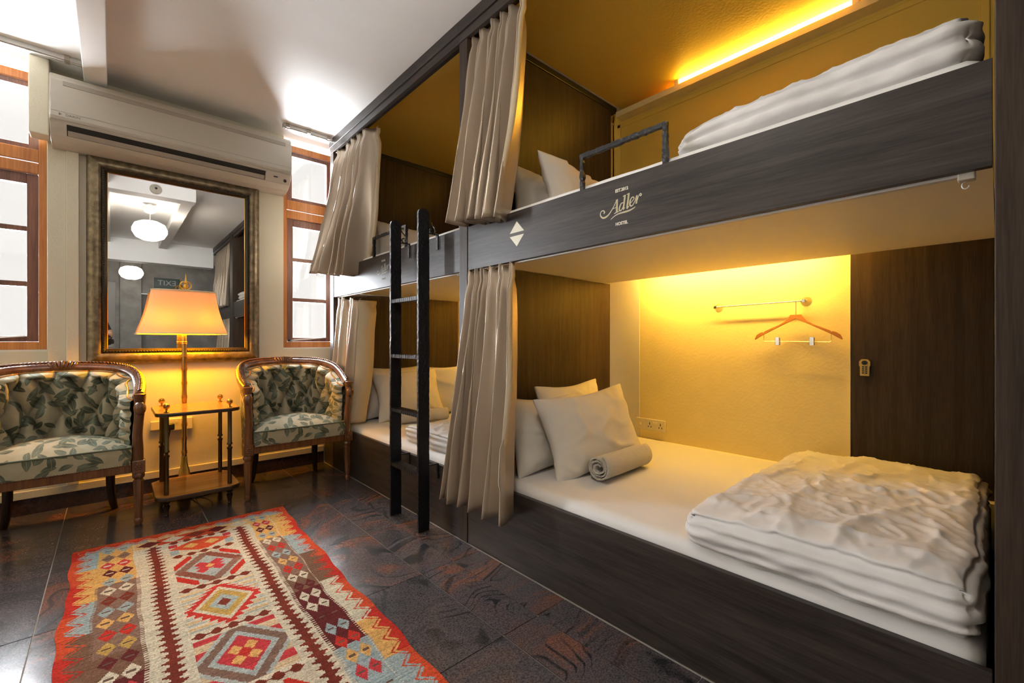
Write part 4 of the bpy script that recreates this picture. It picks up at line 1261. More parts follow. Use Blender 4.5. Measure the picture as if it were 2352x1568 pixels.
for z0, z1, nm in ((0.632, 0.655, 'table_top'), (0.108, 0.136, 'shelf')):
    tp = MB().prism(octa(), lambda p, q, t: (p, q, t), z0, z1 - 0.002).build(nm, M['honey_edge'], st, bevel=0.004)
    MB().prism(octa(0.003), lambda p, q, t: (p, q, t), z1 - 0.002, z1).build('veneer', M['honey'], tp)
for x, y in ((0.252, 3.505), (0.591, 3.505), (0.252, 3.865), (0.591, 3.865)):
    c_ = [(0.013, 0.136), (0.013, 0.37), (0.017, 0.375), (0.017, 0.383), (0.009, 0.390), (0.009, 0.397), (0.017, 0.404), (0.017, 0.412), (0.013, 0.417), (0.013, 0.632)]
    MB().lathe(c_, (x, y), 14, flute=0.08, nf=7).build('column', M['bronze'], st, smooth=40)
    kn = [(0.014, 0.655), (0.014, 0.659), (0.006, 0.663), (0.006, 0.674), (0.016, 0.682), (0.0185, 0.694), (0.014, 0.705), (0.004, 0.710)]
    MB().lathe(kn, (x, y), 14).build('finial', M['brass'], st, smooth=40)
    ft = [(0.010, 0.0), (0.013, 0.008), (0.010, 0.016), (0.017, 0.055), (0.019, 0.066), (0.012, 0.072), (0.012, 0.080), (0.019, 0.086), (0.021, 0.098), (0.018, 0.108)]
    MB().lathe(ft, (x, y), 14).build('foot', M['walnut_dark'], st, smooth=40)


# ------------------------------------------------------------------ armchairs
def cr(pts, k=8):
    out_ = []
    n = len(pts)
    for i in range(n - 1):
        p0, p1, p2, p3 = (Vector(pts[max(0, i - 1)]), Vector(pts[i]), Vector(pts[i + 1]), Vector(pts[min(n - 1, i + 2)]))
        for j in range(k):
            t_ = j / k
            out_.append(0.5 * ((2 * p1) + (p2 - p0) * t_ + (2 * p0 - 5 * p1 + 4 * p2 - p3) * t_ ** 2 + (3 * p1 - p0 - 3 * p2 + p3) * t_ ** 3))
    out_.append(Vector(pts[-1]))
    return out_


def armchair(label):
    """front faces -Y; local origin on the floor under the middle of the front rail"""
    r = thing('armchair', label, 'armchair', (0, 0, 0), 'tufted armchairs')
    # plan of the top rail from the right arm round the back to the left arm, with its heights
    halfp = [(0.352, 0.045, 0.775), (0.360, 0.12, 0.803), (0.362, 0.20, 0.842), (0.348, 0.30, 0.888), (0.305, 0.40, 0.918), (0.225, 0.468, 0.934), (0.115, 0.500, 0.941), (0.0, 0.508, 0.944)]
    rail = cr(halfp + [(-x, y, z) for x, y, z in halfp[::-1][1:]], 6)
    # resample evenly along its length
    cum = [0.0]
    for i in range(1, len(rail)):
        cum.append(cum[-1] + (rail[i] - rail[i - 1]).length)
    ev = []
    for i in range(85):
        d = cum[-1] * i / 84
        k = 0
        while k < len(cum) - 2 and cum[k + 1] < d: k += 1
        ev.append(rail[k].lerp(rail[k + 1], (d - cum[k]) / max(1e-9, cum[k + 1] - cum[k])))
    rail = ev
    N_ = len(rail)
    ctr = Vector((0, 0.16, 0))

    def frame_at(i):
        t_ = rail[min(i + 1, N_ - 1)] - rail[max(i - 1, 0)]; t_.normalize()
        o_ = Vector((t_.y, -t_.x, 0)); o_.normalize()
        if o_.dot(rail[i] - ctr) < 0: o_ = -o_
        return t_, o_
    # moulded top rail
    sec = [(-0.030, -0.026), (-0.034, -0.006), (-0.024, 0.004), (-0.020, 0.014), (-0.008, 0.020), (0.010, 0.022), (0.022, 0.014), (0.026, -0.004), (0.022, -0.026), (0.0, -0.034)]
    vs, fs = [], []
    for i in range(N_):
        t_, o_ = frame_at(i)
        for a, b_ in sec:
            vs.append(rail[i] + o_ * a + Vector((0, 0, b_)))
    k = len(sec)
    for i in range(N_ - 1):
        for q in range(k):
            fs.append((i * k + q, i * k + (q + 1) % k, (i + 1) * k + (q + 1) % k, (i + 1) * k + q))
    fs += [tuple(range(k)), tuple((N_ - 1) * k + q for q in range(k))[::-1]]
    MB().add(vs, fs).build('top_rail', M['walnut'], r, smooth=40)
    # carved ribbon running along its crest and the leaf ornament in the middle
    cv = MB()
    acc = 0.0
    for i in range(1, N_ - 1):
        seg = (rail[i + 1] - rail[i])
        t_, o_ = frame_at(i)
        m_ = 1
        for j in range(m_):
            p = rail[i] + seg * (j / m_) + Vector((0, 0, 0.0225))
            d = (t_ * 0.7 + o_ * 0.6).normalized()
            s_ = Vector((0, 0, 1)).cross(d)
            pts = [p - d * 0.013, p - d * 0.006 + Vector((0, 0, 0.004)), p + d * 0.006 + Vector((0, 0, 0.004)), p + d * 0.013]
            cv.tube(pts, [0.002, 0.0058, 0.0058, 0.002], 6)
    cv.build('carved_ribbon', M['walnut'], r, smooth=60)['kind'] = 'stuff'
    le = MB()
    for a in (-0.055, -0.035, -0.016, 0.0, 0.016, 0.035, 0.055):
        top = 0.972 - abs(a) * 0.18
        le.tube([(a * 0.5, 0.486, top - 0.052), (a * 0.85, 0.478, top - 0.026), (a * 1.1, 0.492, top), (a * 1.25, 0.512, top - 0.006)], [0.003, 0.009, 0.010, 0.003], 7)
    le.build('crest_carving', M['walnut'], r, smooth=60)
    # arm posts with scroll ends, front legs, corner blocks
    for s in (1, -1):
        x = 0.347 * s
        ap = cr([(x * 0.985, 0.030, 0.385), (x * 0.99, 0.028, 0.46), (x * 0.985, 0.020, 0.54), (x, 0.012, 0.62), (x * 1.01, 0.008, 0.68), (x * 1.015, 0.020, 0.735), (x * 1.02, 0.040, 0.765)], 5)
        MB().tube(ap, [0.030 - 0.006 * math.sin(PI * i / (len(ap) - 1)) for i in range(len(ap))], 10).build('arm_post', M['walnut'], r, smooth=60)
        MB().ball((x * 1.015, -0.004, 0.700), 0.030, 0.034, 0.042, 14, 9).build('arm_scroll', M['walnut'], r, smooth=180)
        MB().lathe([(0.020, 0.738), (0.023, 0.746), (0.027, 0.764), (0.030, 0.778), (0.031, 0.784), (0.024, 0.787)], (x * 1.015, 0.010), 16).build('arm_cap', M['walnut'], r, smooth=50)
        bk = MB().box(x - 0.031, x + 0.031, 0.0, 0.062, 0.310, 0.388).build('corner_block', M['walnut'], r, bevel=0.004)
        ro = MB().ball((x, -0.001, 0.349), 0.006, 0.004, 0.006, 8, 6)
        for q in range(6):
            w_ = q * PI / 3
            ro.ball((x + 0.014 * math.cos(w_), -0.001, 0.349 + 0.014 * math.sin(w_)), 0.0065, 0.004, 0.0065, 8, 6)
        ro.build('rosette', M['walnut'], bk, smooth=180)
        lg = [(0.014, 0.0), (0.021, 0.012), (0.023, 0.030), (0.017, 0.040), (0.020, 0.048), (0.019, 0.06), (0.027, 0.245), (0.028, 0.262), (0.022, 0.268), (0.022, 0.276), (0.030, 0.284), (0.032, 0.298), (0.026, 0.312)]
        MB().lathe(lg, (x, 0.031), 32, flute=0.10, nf=8).build('leg', M['walnut'], r, smooth=40)
        bx, by = 0.222 * s, 0.42
        bl_ = cr([(bx * 1.10, by + 0.045, 0.0), (bx * 1.05, by + 0.025, 0.05), (bx * 1.0, by, 0.18), (bx, by - 0.005, 0.36)], 4)
        MB().tube(bl_, [0.017 + 0.010 * i / (len(bl_) - 1) for i in range(len(bl_))], 8).build('leg', M['walnut_dark'], r, smooth=60)
    # seat rails: front with beading, curved apron round the back
    MB().prism([(-0.316, 0.004), (0.316, 0.004), (0.316, 0.05), (-0.316, 0.05)], lambda p, q, t: (p, q, t), 0.318, 0.372).build('front_rail', M['walnut'], r, bevel=0.005)
    bb = MB()
    for i in range(54):
        bb.ball((-0.31 + 0.62 * i / 53, 0.003, 0.366), 0.0055, n=6, m=4)
    bb.build('beading', M['walnut'], r, smooth=180)['kind'] = 'stuff'
    ap = MB()

    def plan(u, z, off):
        """tub outline, u 0..1 from right front round the back"""
        i = u * (N_ - 1); a = int(min(i, N_ - 2)); f = i - a
        p = rail[a].lerp(rail[a + 1], f)
        t_, o_ = frame_at(a); t2, o2 = frame_at(a + 1)
        o_ = o_.lerp(o2, f).normalized()
        k_ = 0.80 + 0.20 * min(1, max(0, (z - 0.33) / 0.5))      # the tub narrows towards the seat
        q = Vector((p.x * (k_ * 0.5 + 0.5) if abs(p.x) < 0.3 else p.x * (0.965 + 0.035 * (k_ - 0.8) / 0.2), p.y * (0.92 + 0.08 * (k_ - 0.8) / 0.2), z))
        return q + o_ * off, p
    ap.grid(lambda u, v: plan(u, 0.312 + 0.062 * v, -0.012 + 0.006 * math.sin(PI * v))[0], 60, 3)
    ap.build('seat_apron', M['walnut'], r, smooth=60, solid=0.02)
    # outside of the tub
    ob = MB()
    ob.grid(lambda u, v: (lambda q, p: (q.x, q.y, 0.37 + (p.z - 0.02 - 0.37) * v))(*plan(u, 0.37 + 0.5 * v, -0.004)), 60, 8, uvs=(1.4, 0.5))
    ob.build('outer_back', M['fabric'], r, smooth=180, solid=0.006)
    # buttoned inside of the tub
    NB, NR = 9.0, 2.6

    def tuft(u, v):
        q, p = plan(u, 0.40 + 0.5 * v, -0.012)
        z = 0.40 + (p.z - 0.022 - 0.40) * v
        ii = u * (N_ - 1); ia = int(min(ii, N_ - 2))
        o_ = frame_at(ia)[1].lerp(frame_at(ia + 1)[1], ii - ia).normalized()
        # upper part is buttoned in diamonds, the foot is plain under the cushion
        vv = (v - 0.20) / 0.72
        a = u * NB + vv * NR * 0.5; c_ = u * NB - vv * NR * 0.5
        if 0.0 <= vv <= 1.0:
            d = (abs(math.sin(PI * a)) * abs(math.sin(PI * c_))) ** 0.40
        elif vv > 1.0:
            d = abs(math.sin(PI * (u * NB + NR * 0.5))) ** 0.5
        else:
            d = abs(math.sin(PI * u * NB)) ** 0.5
        side = min(u, 1 - u)
        sm_ = min(1.0, max(0.0, (side - 0.09) / 0.05))
        d = d * sm_ + (0.80 + 0.10 * math.sin(v * 40)) * (1 - sm_)
        puff = 0.010 + 0.082 * d
        roll = 0.020 * max(0.0, 1 - abs(v - 0.9) / 0.14)
        edge = min(1.0, side / 0.035) ** 0.5
        endv = min(1.0, (1 - v) / 0.05) ** 0.5
        off = -(puff + roll) * endv * (0.35 + 0.65 * edge)
        q = q + o_ * off
        return (q.x, q.y, z)
    MB().grid(tuft, 240, 84, uvs=(1.30, 0.52)).build('tufted_back', M['fabric'], r, smooth=180)
    bt = MB()
    for row in range(0, 4):
        for kk in range(1, 10):
            vv = row / NR
            if vv > 1.0: continue
            u = (kk + (0.5 if row % 2 else 0.0)) / NB
            if not 0.04 < u < 0.96: continue
            p = tuft(u, 0.20 + 0.72 * vv)
            bt.ball(p, 0.0075, 0.0075, 0.0075, 8, 6)
    bt.build('buttons', M['fabric'], r, smooth=180)['kind'] = 'stuff'
    # gimp braid under the rail
    gp = [tuft(i / 80, 0.985) for i in range(81)]
    MB().tube(gp, 0.0055, 6).build('braid', M['honey'], r, smooth=60)
    # seat: box front and domed cushion top with piping

    def seat_plan(t_):
        # outline of the seat, front edge straight, back round
        pts = [(-0.312, -0.002), (0.312, -0.002), (0.318, 0.12), (0.300, 0.26), (0.245, 0.36), (0.14, 0.42), (0.0, 0.438), (-0.14, 0.42), (-0.245, 0.36), (-0.300, 0.26), (-0.318, 0.12)]
        return pts
    sp = seat_plan(0)
    dense = []
    n = len(sp)
    for i in range(n):
        a, c_ = Vector(sp[i]), Vector(sp[(i + 1) % n])
        m_ = 14 if i == 0 else 4
        for j in range(m_):
            dense.append(a.lerp(c_, j / m_))
    nd = len(dense)
    sb = MB()
    cc = Vector((0, 0.20))
    levels = [(0.368, 0.985), (0.40, 1.005), (0.44, 1.01), (0.468, 1.0)]
    vs, fs = [], []
    for z, k_ in levels:
        for p in dense:
            q = cc + (p - cc) * k_
            vs.append((q.x, q.y, z))
    for i in range(len(levels) - 1):
        for j in range(nd):
            fs.append((i * nd + j, i * nd + (j + 1) % nd, (i + 1) * nd + (j + 1) % nd, (i + 1) * nd + j))
    for i_ in range(len(levels)):
        for j in range(nd): sb.uv[i_ * nd + j] = (3.0 + dense[j].x * 1.0 + dense[j].y * 1.0, levels[i_][0])
    sb.add(vs, fs).build('seat_border', M['fabric'], r, smooth=180)
    dm = MB()
    vs, fs = [], []
    R_ = 14
    for i in range(R_):
        k_ = 1 - i / R_
        h = 0.470 + 0.072 * (1 - k_ ** 2.4)
        for p in dense:
            q = cc + (p - cc) * k_
            vs.append((q.x, q.y, h + 0.003 * nz(q.x, q.y, 0, 12)))
    vs.append((cc.x, cc.y, 0.542))
    for i in range(R_ - 1):
        for j in range(nd):
            fs.append((i * nd + j, i * nd + (j + 1) % nd, (i + 1) * nd + (j + 1) % nd, (i + 1) * nd + j))
    for j in range(nd):
        fs.append(((R_ - 1) * nd + j, (R_ - 1) * nd + (j + 1) % nd, len(vs) - 1))
    for i_, p_ in enumerate(vs): dm.uv[i_] = (p_[0] + 5.0, p_[1] + 2.0)
    dm.add(vs, fs).build('seat_cushion', M['fabric'], r, smooth=180)
    MB().tube([(p.x, p.y, 0.470) for p in dense], 0.0055, 6, closed=True).build('piping', M['fabric'], r, smooth=180)
    MB().prism([(p.x * 0.97, 0.02 + p.y * 0.95) for p in dense], lambda p, q, t: (p, q, t), 0.330, 0.368).build('seat_base', M['walnut_dark'], r)
    return r


a1 = armchair('carved walnut tub armchair with leaf-print upholstery beside the window and bunk')
a1.location = (1.042, 3.452, 0)
dup(a1, (-0.230, 3.452, 0), 0.0, 'carved walnut tub armchair with leaf-print upholstery cut by the left picture edge', 'tufted armchairs')


# ------------------------------------------------------------------ kilim rug
def rug():
    NU, NV = 216, 520
    W, L_ = 0.95, 2.45
    u = (np.arange(NU) + 0.5) / NU
    v = (np.arange(NV) + 0.5) / NV * L_
    U, V = np.meshgrid(u, v)
    rng = np.random.default_rng(5)

    def C3(r_, g_, b_): return np.array(lin(r_, g_, b_)[:3])
    red = C3(190, 50, 36); orange = C3(203, 78, 44); cream = C3(205, 193, 168); rust = C3(122, 50, 34); brown = C3(118, 86, 66)
    ochre = C3(214, 166, 96); blue = C3(152, 166, 166); maroon = C3(98, 36, 34); gold = C3(188, 152, 78); pink = C3(192, 60, 62); taupe = C3(134, 104, 88)
    col = np.empty((NV, NU, 3)); col[:] = cream

    def put(m_, c_): col[m_] = c_
    tri = lambda x: np.abs((x % 1.0) * 2 - 1)

    def seg(vv, table):
        out_ = np.empty(vv.shape + (3,)); out_[:] = table[-1][1]
        for lim, c_ in table[::-1]:
            out_[vv < lim] = c_
        return out_
    # per side: s = distance from the edge in u units
    for side in (0, 1):
        S = U if side == 0 else 1 - U
        # background band next to the zigzag
        tb = [(0.30, blue), (0.66, ochre), (0.93, blue), (1.28, brown), (1.62, ochre), (1.95, blue), (9, brown)] if side == 0 else [(0.12, blue), (0.50, ochre), (0.78, blue), (1.12, brown), (1.52, cream), (1.78, ochre), (2.1, blue), (9, brown)]
        bgc = seg(V, tb)
        m_ = S < 0.110
        col[m_] = bgc[m_]
        per = 0.084
        z = 0.030 + 0.050 * tri(V / per)
        m_ = S < z
        rr = np.where((tri(V / 0.6 + side * .3) > 0.5)[..., None], red, orange)
        col[m_] = rr[m_]
        # light hook line inside every red tooth
        z2 = 0.022 + 0.046 * tri(V / per)
        m_ = (np.abs(S - z2 + 0.004) < 0.0065) & (tri(V / per) > 0.12) & (S > 0.022)
        col[m_] = bgc[m_]
        m_ = S < 0.020
        col[m_] = rr[m_]
        # comb edge, panel and its lozenges
        p0, p1 = (0.104, 0.236) if side == 0 else (0.118, 0.226)
        pbg = seg(V, [(0.53, ochre), (1.13, taupe), (1.30, brown), (1.66, maroon), (2.0, ochre), (9, brown)] if side == 0 else [(0.48, ochre), (0.98, taupe), (1.14, brown), (1.62, maroon), (2.0, blue), (9, brown)])
        m_ = (S > p0) & (S < p1)
        col[m_] = pbg[m_]
        teeth = (V % 0.0136) < 0.0068
        m_ = (S > p1 - 0.001) & (S < p1 + 0.015) & teeth & (V > 0.5)
        col[m_] = pbg[m_]
        m_ = (S > p0 - 0.013) & (S <= p0) & teeth & (V > 0.5)
        col[m_] = pbg[m_]
        row = np.floor((V - 0.06 - 0.02 * side) / 0.0975).astype(int)
        t_ = ((V - 0.06 - 0.02 * side) / 0.0975) % 1.0 - 0.5
        s_ = (S - (p0 + p1) / 2) / ((p1 - p0) / 2)
        dia = np.abs(np.abs(s_) - 0.46) / 0.44 + np.abs(t_) / 0.48
        seqL = [blue, taupe, pink, maroon, blue, cream, rust, blue, ochre, red, gold, maroon, cream, pink, blue, ochre, cream, red, blue, cream, gold, red, blue, cream, pink, blue]
        seqR = [blue, pink, maroon, blue, cream, red, blue, ochre, red, cream, maroon, cream, cream, maroon, blue, red, ochre, pink, blue, cream, red, blue, cream, pink, gold, blue]
        sq = seqL if side == 0 else seqR
        for k_, c_ in enumerate(sq):
            m_ = (row == k_) & (dia < 1) & (S > p0) & (S < p1) & (V > 0.06)
            col[m_] = c_
            dk = cream if (c_ is maroon or c_ is pink) and k_ < 5 else taupe * 0.6
            m_ = (row == k_) & (np.abs(t_) < 0.055) & (np.abs(np.abs(s_) - 0.46) < 0.22) & (S > p0) & (S < p1)
            col[m_] = dk
        # rust ladder stripe on cream
        cx = 0.318 if side == 0 else 0.284
        per2 = 0.0405
        f = (V / per2) % 1.0
        hw = np.where(f < 0.18, 0.012, np.where(f < 0.36, 0.020, np.where(f < 0.56, 0.036, np.where(f < 0.70, 0.027, np.where(f < 0.85, 0.019, 0.012)))))
        m_ = (np.abs(S - cx) < hw) & (V > 0.195)
        rc = np.where((tri(V / 0.31) > 0.45)[..., None], rust, rust * 0.72 + maroon * 0.2)
        col[m_] = rc[m_]
    # middle field
    f0, f1 = 0.378, 0.664
    fm = (U > f0) & (U < f1) & (V > 0.17)
    A = (U - 0.521) / 0.143
    kidx = np.floor((V - 0.412) / 0.404).astype(int)
    B = ((V - 0.412) / 0.404) % 1.0 * 2 - 1
    D = np.abs(A) + np.abs(B) * 1.06
    ty = (kidx + 3) % 3
    fld = np.empty_like(col); fld[:] = cream
    str_ = np.where(((V * 60).astype(int) % 3 == 0)[..., None], ochre * 0.6 + cream * 0.4, np.where(((V * 60).astype(int) % 3 == 1)[..., None], blue * 0.7 + cream * 0.3, cream))

    def pf(m_, c_):
        fld[m_] = c_ if np.ndim(c_) == 1 else c_[m_]
    jag = 0.05 * tri(V / 0.028)
    t0 = ty == 0
    pf(t0 & (D < 1.25), cream * 0.5 + blue * 0.5)
    pf(t0 & (D > 1.15) & (D < 1.45) & (np.abs(A) > 0.45), red)
    pf(t0 & (D < 1.02 + jag), np.where((A * B > 0)[..., None], taupe * 0.9 + rust * 0.2, rust * 0.75 + taupe * 0.35))
    pf(t0 & (D < 0.70), blue * 0.8 + cream * 0.2)
    star = (np.abs(np.abs(A) - 0.24) / 0.20 + np.abs(np.abs(B) - 0.17) / 0.16 < 1) | (np.abs(A) / 0.46 + np.abs(B) / 0.16 < 1)
    pf(t0 & star & (D < 0.66), pink)
    pf(t0 & (np.abs(A) / 0.14 + np.abs(B) / 0.12 < 1), ochre)
    t1 = ty == 1
    pf(t1, str_)
    pf(t1 & (D < 1.15), cream)
    saw = 0.84 + 0.22 * ((V / 0.030) % 1.0)
    pf(t1 & (D < saw + 0.08) & (D > 0.80), red * 0.9 + pink * 0.2)
    pf(t1 & (D < 0.78), cream)
    pf(t1 & (D < 0.66), gold * 0.9 + ochre * 0.1)
    pf(t1 & (D < 0.40), blue * 0.85 + cream * 0.15)
    pf(t1 & (D < 0.19), rust)
    t2 = ty == 2
    pf(t2, np.where((tri(V / 0.09) > 0.5)[..., None], pink, cream * 0.6 + ochre * 0.4))
    pf(t2 & (D < 1.22), blue * 0.7 + cream * 0.3)
    pf(t2 & (D < 1.05 + jag), taupe * 0.9)
    pf(t2 & (D < 0.80), blue * 0.8 + cream * 0.2)
    pf(t2 & (D < 0.62), pink)
    pf(t2 & (np.abs(np.abs(A) - 0.18) / 0.17 + np.abs(np.abs(B) - 0.16) / 0.15 < 1), ochre)
    pf(t2 & (D < 0.14), red)
    # first small panel near the far edge
    e0 = V < 0.40
    pf(e0, cream)
    pf(e0 & (np.abs(A) / 1.0 + np.abs(V - 0.30) / 0.095 < 1), orange)
    pf(e0 & (np.abs(np.abs(A) - 0.33) / 0.25 + np.abs(V - 0.30) / 0.035 < 1), ochre)
    pf(e0 & (np.abs(np.abs(A) - 0.85) < 0.13) & (np.abs(V - 0.25) < 0.03), pink)
    pf(e0 & (np.abs(np.abs(A) - 0.85) < 0.13) & (np.abs(V - 0.35) < 0.03), blue)
    # comb teeth along both sides of the field
    # dotted chains between the motifs
    for vr in [0.205] + [0.412 + 0.404 * k_ for k_ in range(6)]:
        m_ = np.abs(V - vr) < 0.030
        pf(m_, cream)
        fr = ((U - f0) / (f1 - f0) * 5.0) % 1.0 - 0.5
        m_ = (np.abs(fr) / 0.42 + np.abs(V - vr) / 0.030 < 1) & (np.abs(V - vr) < 0.021)
        pf(m_, rust * 0.9)
        pf((np.abs(V - vr) < 0.0035), rust * 0.9)
    col[fm] = fld[fm]
    # far border: red selvedge, triangles, lozenge row
    m_ = (V < 0.19) & (U > 0.24) & (U < 0.78)
    col[m_] = ochre * 0.7 + cream * 0.3
    m_ = m_ & (U > 0.34) & (U < 0.62) & (V > 0.10)
    col[m_] = orange * 0.85
    s_ = ((U - 0.25) / 0.105) % 1.0 - 0.5
    m_ = (np.abs(s_) / 0.5 + np.abs(V - 0.140) / 0.042 < 1) & (U > 0.25) & (U < 0.77)
    alt = np.floor((U - 0.25) / 0.105).astype(int)
    col[m_] = np.where((alt % 3 == 0)[..., None], maroon, np.where((alt % 3 == 1)[..., None], cream, rust))[m_]
    m_ = (V < 0.095) & (U > 0.03) & (U < 0.97)
    base_ = np.where((tri(V / 0.05) > 0.5)[..., None], red, orange)
    col[m_] = base_[m_]
    tt = 0.050 + 0.034 * tri(U / 0.085)
    m_ = (V > tt) & (V < 0.095) & (U > 0.05) & (U < 0.95)
    c_ = np.where(((U > 0.30) & (U < 0.62))[..., None], ochre * 0.5 + cream * 0.5, blue)
    col[m_] = c_[m_]
    m_ = (np.abs(V - tt + 0.014) < 0.0045) & (U > 0.05) & (U < 0.95)
    col[m_] = c_[m_]
    m_ = V < 0.022
    col[m_] = orange
    # yarn variation: rows (abrash) and single knots
    col *= (1 + 0.10 * rng.standard_normal((NV, 1, 1)).clip(-1.6, 1.6))
    col *= (1 + 0.16 * rng.standard_normal((NV, NU, 1)).clip(-1.6, 1.6))
    col = np.clip(col * 0.76, 0.004, 0.9)
    # geometry: thin wavy cloth
    X0, Y0 = -0.148, 3.215
    uu = np.arange(NU + 1) / NU; vv = np.arange(NV + 1) / NV * L_
    UU, VV = np.meshgrid(uu, vv)
    ex = 0.006 * np.sin(VV * 9) + 0.004 * np.sin(VV * 23 + 1)
    XX = X0 + UU * W + ex * (UU * 2 - 1) - 0.02 * (1 - UU) * np.clip(1 - VV, 0, 1) * 0 + (0.03 * (1 - np.clip(VV / 1.2, 0, 1)) * UU)
    YY = Y0 - VV + 0.006 * np.sin(UU * 11) * np.exp(-VV * 4) - 0.02 * UU
    edge = np.minimum(UU, 1 - UU)
    ZZ = 0.0065 + 0.0022 * np.sin(VV * 9 + UU * 2) * np.exp(-edge * 18) + 0.0010 * np.sin(UU * 17 + VV * 3)
    n = (NU + 1) * (NV + 1)
    top = np.stack([XX, YY, ZZ], -1).reshape(-1, 3)
    me = bpy.data.meshes.new('rug')
    me.vertices.add(n)
    org = np.array([0.33, 2.0, 0.0])
    me.vertices.foreach_set('co', (top - org).ravel())
    ii, jj = np.meshgrid(np.arange(NU), np.arange(NV))
    a = (jj * (NU + 1) + ii).ravel()
    quads = np.stack([a + NU + 1, a + NU + 2, a + 1, a], -1)
    nf = len(quads)
    me.loops.add(nf * 4); me.polygons.add(nf)
    me.loops.foreach_set('vertex_index', quads.ravel())
    me.polygons.foreach_set('loop_start', np.arange(nf) * 4)
    me.polygons.foreach_set('loop_total', np.full(nf, 4))
    me.update(calc_edges=True)
    at = me.color_attributes.new('weave', 'FLOAT_COLOR', 'CORNER')
    cc = np.concatenate([col.reshape(-1, 3), np.ones((nf, 1))], 1)
    at.data.foreach_set('color', np.repeat(cc, 4, axis=0).ravel().astype(np.float32))
    me.polygons.foreach_set('use_smooth', np.ones(nf, bool))
    m = mat('kilim_wool', (0.5, 0.3, 0.2, 1), 0.95, spec=0.1)
    nt = m.node_tree; b = nt.nodes['Principled BSDF']
    ca = nt.nodes.new('ShaderNodeVertexColor'); ca.layer_name = 'weave'
    nt.links.new(ca.outputs['Color'], b.inputs['Base Color'])
    tc = nt.nodes.new('ShaderNodeTexCoord')
    wv = nt.nodes.new('ShaderNodeTexWave'); wv.bands_direction = 'Y'; wv.inputs['Scale'].default_value = 55; wv.inputs['Distortion'].default_value = 1.5; wv.inputs['Detail Scale'].default_value = 8
    nt.links.new(tc.outputs['Object'], wv.inputs['Vector'])
    bp = nt.nodes.new('ShaderNodeBump'); bp.inputs['Strength'].default_value = 0.5; bp.inputs['Distance'].default_value = 0.004
    nt.links.new(wv.outputs['Fac'], bp.inputs['Height']); nt.links.new(bp.outputs['Normal'], b.inputs['Normal'])
    me.materials.append(m)
    o = bpy.data.objects.new('rug', me); C.objects.link(o); o.location = tuple(org)
    sd = o.modifiers.new('solid', 'SOLIDIFY'); sd.thickness = 0.006; sd.offset = -1
    tag(o, 'woven red and cream kilim rug with diamonds on the granite floor', 'rug')


rug()


# ------------------------------------------------------------------ seen only in the mirror
def pendant(label, x, y, z):
    t = thing('pendant_lamp', label, 'pendant lamp', (x, y, z), 'opal globe pendants')
    MB().lathe([(0.001, -0.125), (0.08, -0.118), (0.145, -0.085), (0.180, -0.02), (0.182, 0.02), (0.155, 0.085), (0.09, 0.12), (0.03, 0.128)], (0, 0), 32).map(lambda a, b_, c_: (a + x, b_ + y, c_ + z)).build('globe', M['globe'], t, smooth=180)
    MB().tube([(x, y, z + 0.12), (x, y, CEIL - 0.10)], 0.005, 8).build('rod', M['chrome'], t)
    MB().lathe([(0.02, CEIL - 0.125), (0.055, CEIL - 0.11), (0.075, CEIL - 0.07), (0.078, CEIL - 0.03), (0.070, CEIL - 0.028)], (x, y), 24).tube([(x, y, CEIL - 0.04), (x, y, CEIL - 0.001)], 0.03, 12).build('canopy', M['steel_track'], t, smooth=50)


pendant('near opal globe pendant with a steel canopy, seen in the mirror', 0.36, 0.88, 2.53)
pendant('far opal globe pendant, seen in the mirror', 0.27, -2.95, 2.42)
sd_ = thing('smoke_detector', 'round white smoke detector on the ceiling beam, seen in the mirror', 'smoke detector', (0.36, 1.93, 2.80))
MB().lathe([(0.055, 0.0), (0.055, 0.015), (0.045, 0.03), (0.02, 0.045), (0.018, 0.052)], (0, 0), 20).map(lambda a, b_, c_: (a + 0.36, 1.92 + c_, 2.80 + b_)).build('housing', M['plastic'], sd_, smooth=50)
MB().ball((0.36, 1.972, 2.80), 0.012, n=10, m=6).build('sensor', M['black'], sd_, smooth=180)
ex_ = thing('exit_sign', 'dark rectangular EXIT sign on the far wall, seen reversed in the mirror', 'sign', (0.9, YB + 0.03, 2.28))
MB().box(0.68, 1.12, YB + 0.001, YB + 0.05, 2.28, 2.50).build('sign_box', M['sign'], ex_, bevel=0.004)
text_mesh('EXIT', 0.16, (0.9, YB + 0.052, 2.39), (-1, 0, 0), (0, 0, 1), M['sign_ink'], ex_, 'lettering', 0.0, 1.0, 0.001)
d1 = struct(MB().box(-0.75, 0.12, YB - 0.05, YB - 0.01, 0, 2.42).build('door_1', M['door_grey']), 'grey door at the far end, seen in the mirror')
MB().box(-0.75, -0.68, YB - 0.01, YB + 0.02, 0, 2.42).box(0.05, 0.12, YB - 0.01, YB + 0.02, 0, 2.42).box(-0.68, 0.05, YB - 0.01, YB + 0.02, 2.35, 2.42).build('door_frame', M['concrete'], d1)
MB().tube([(0.0, YB - 0.005, 1.0), (0.0, YB + 0.05, 1.0), (-0.10, YB + 0.05, 1.0)], 0.009, 8).build('door_handle', M['chrome'], d1)


# the photographer and the camera on its tripod, seen only in the mirror
FW = Vector((math.sin(YAW), math.cos(YAW), 0)); RT = Vector((math.cos(YAW), -math.sin(YAW), 0)); UPV = Vector((0, 0, 1))
eye = Vector(EYE)
pc0 = eye - FW * 0.10
cmr = thing('camera', 'black camera on a tripod, seen in the mirror', 'camera', tuple(pc0 - UPV * 0.05))


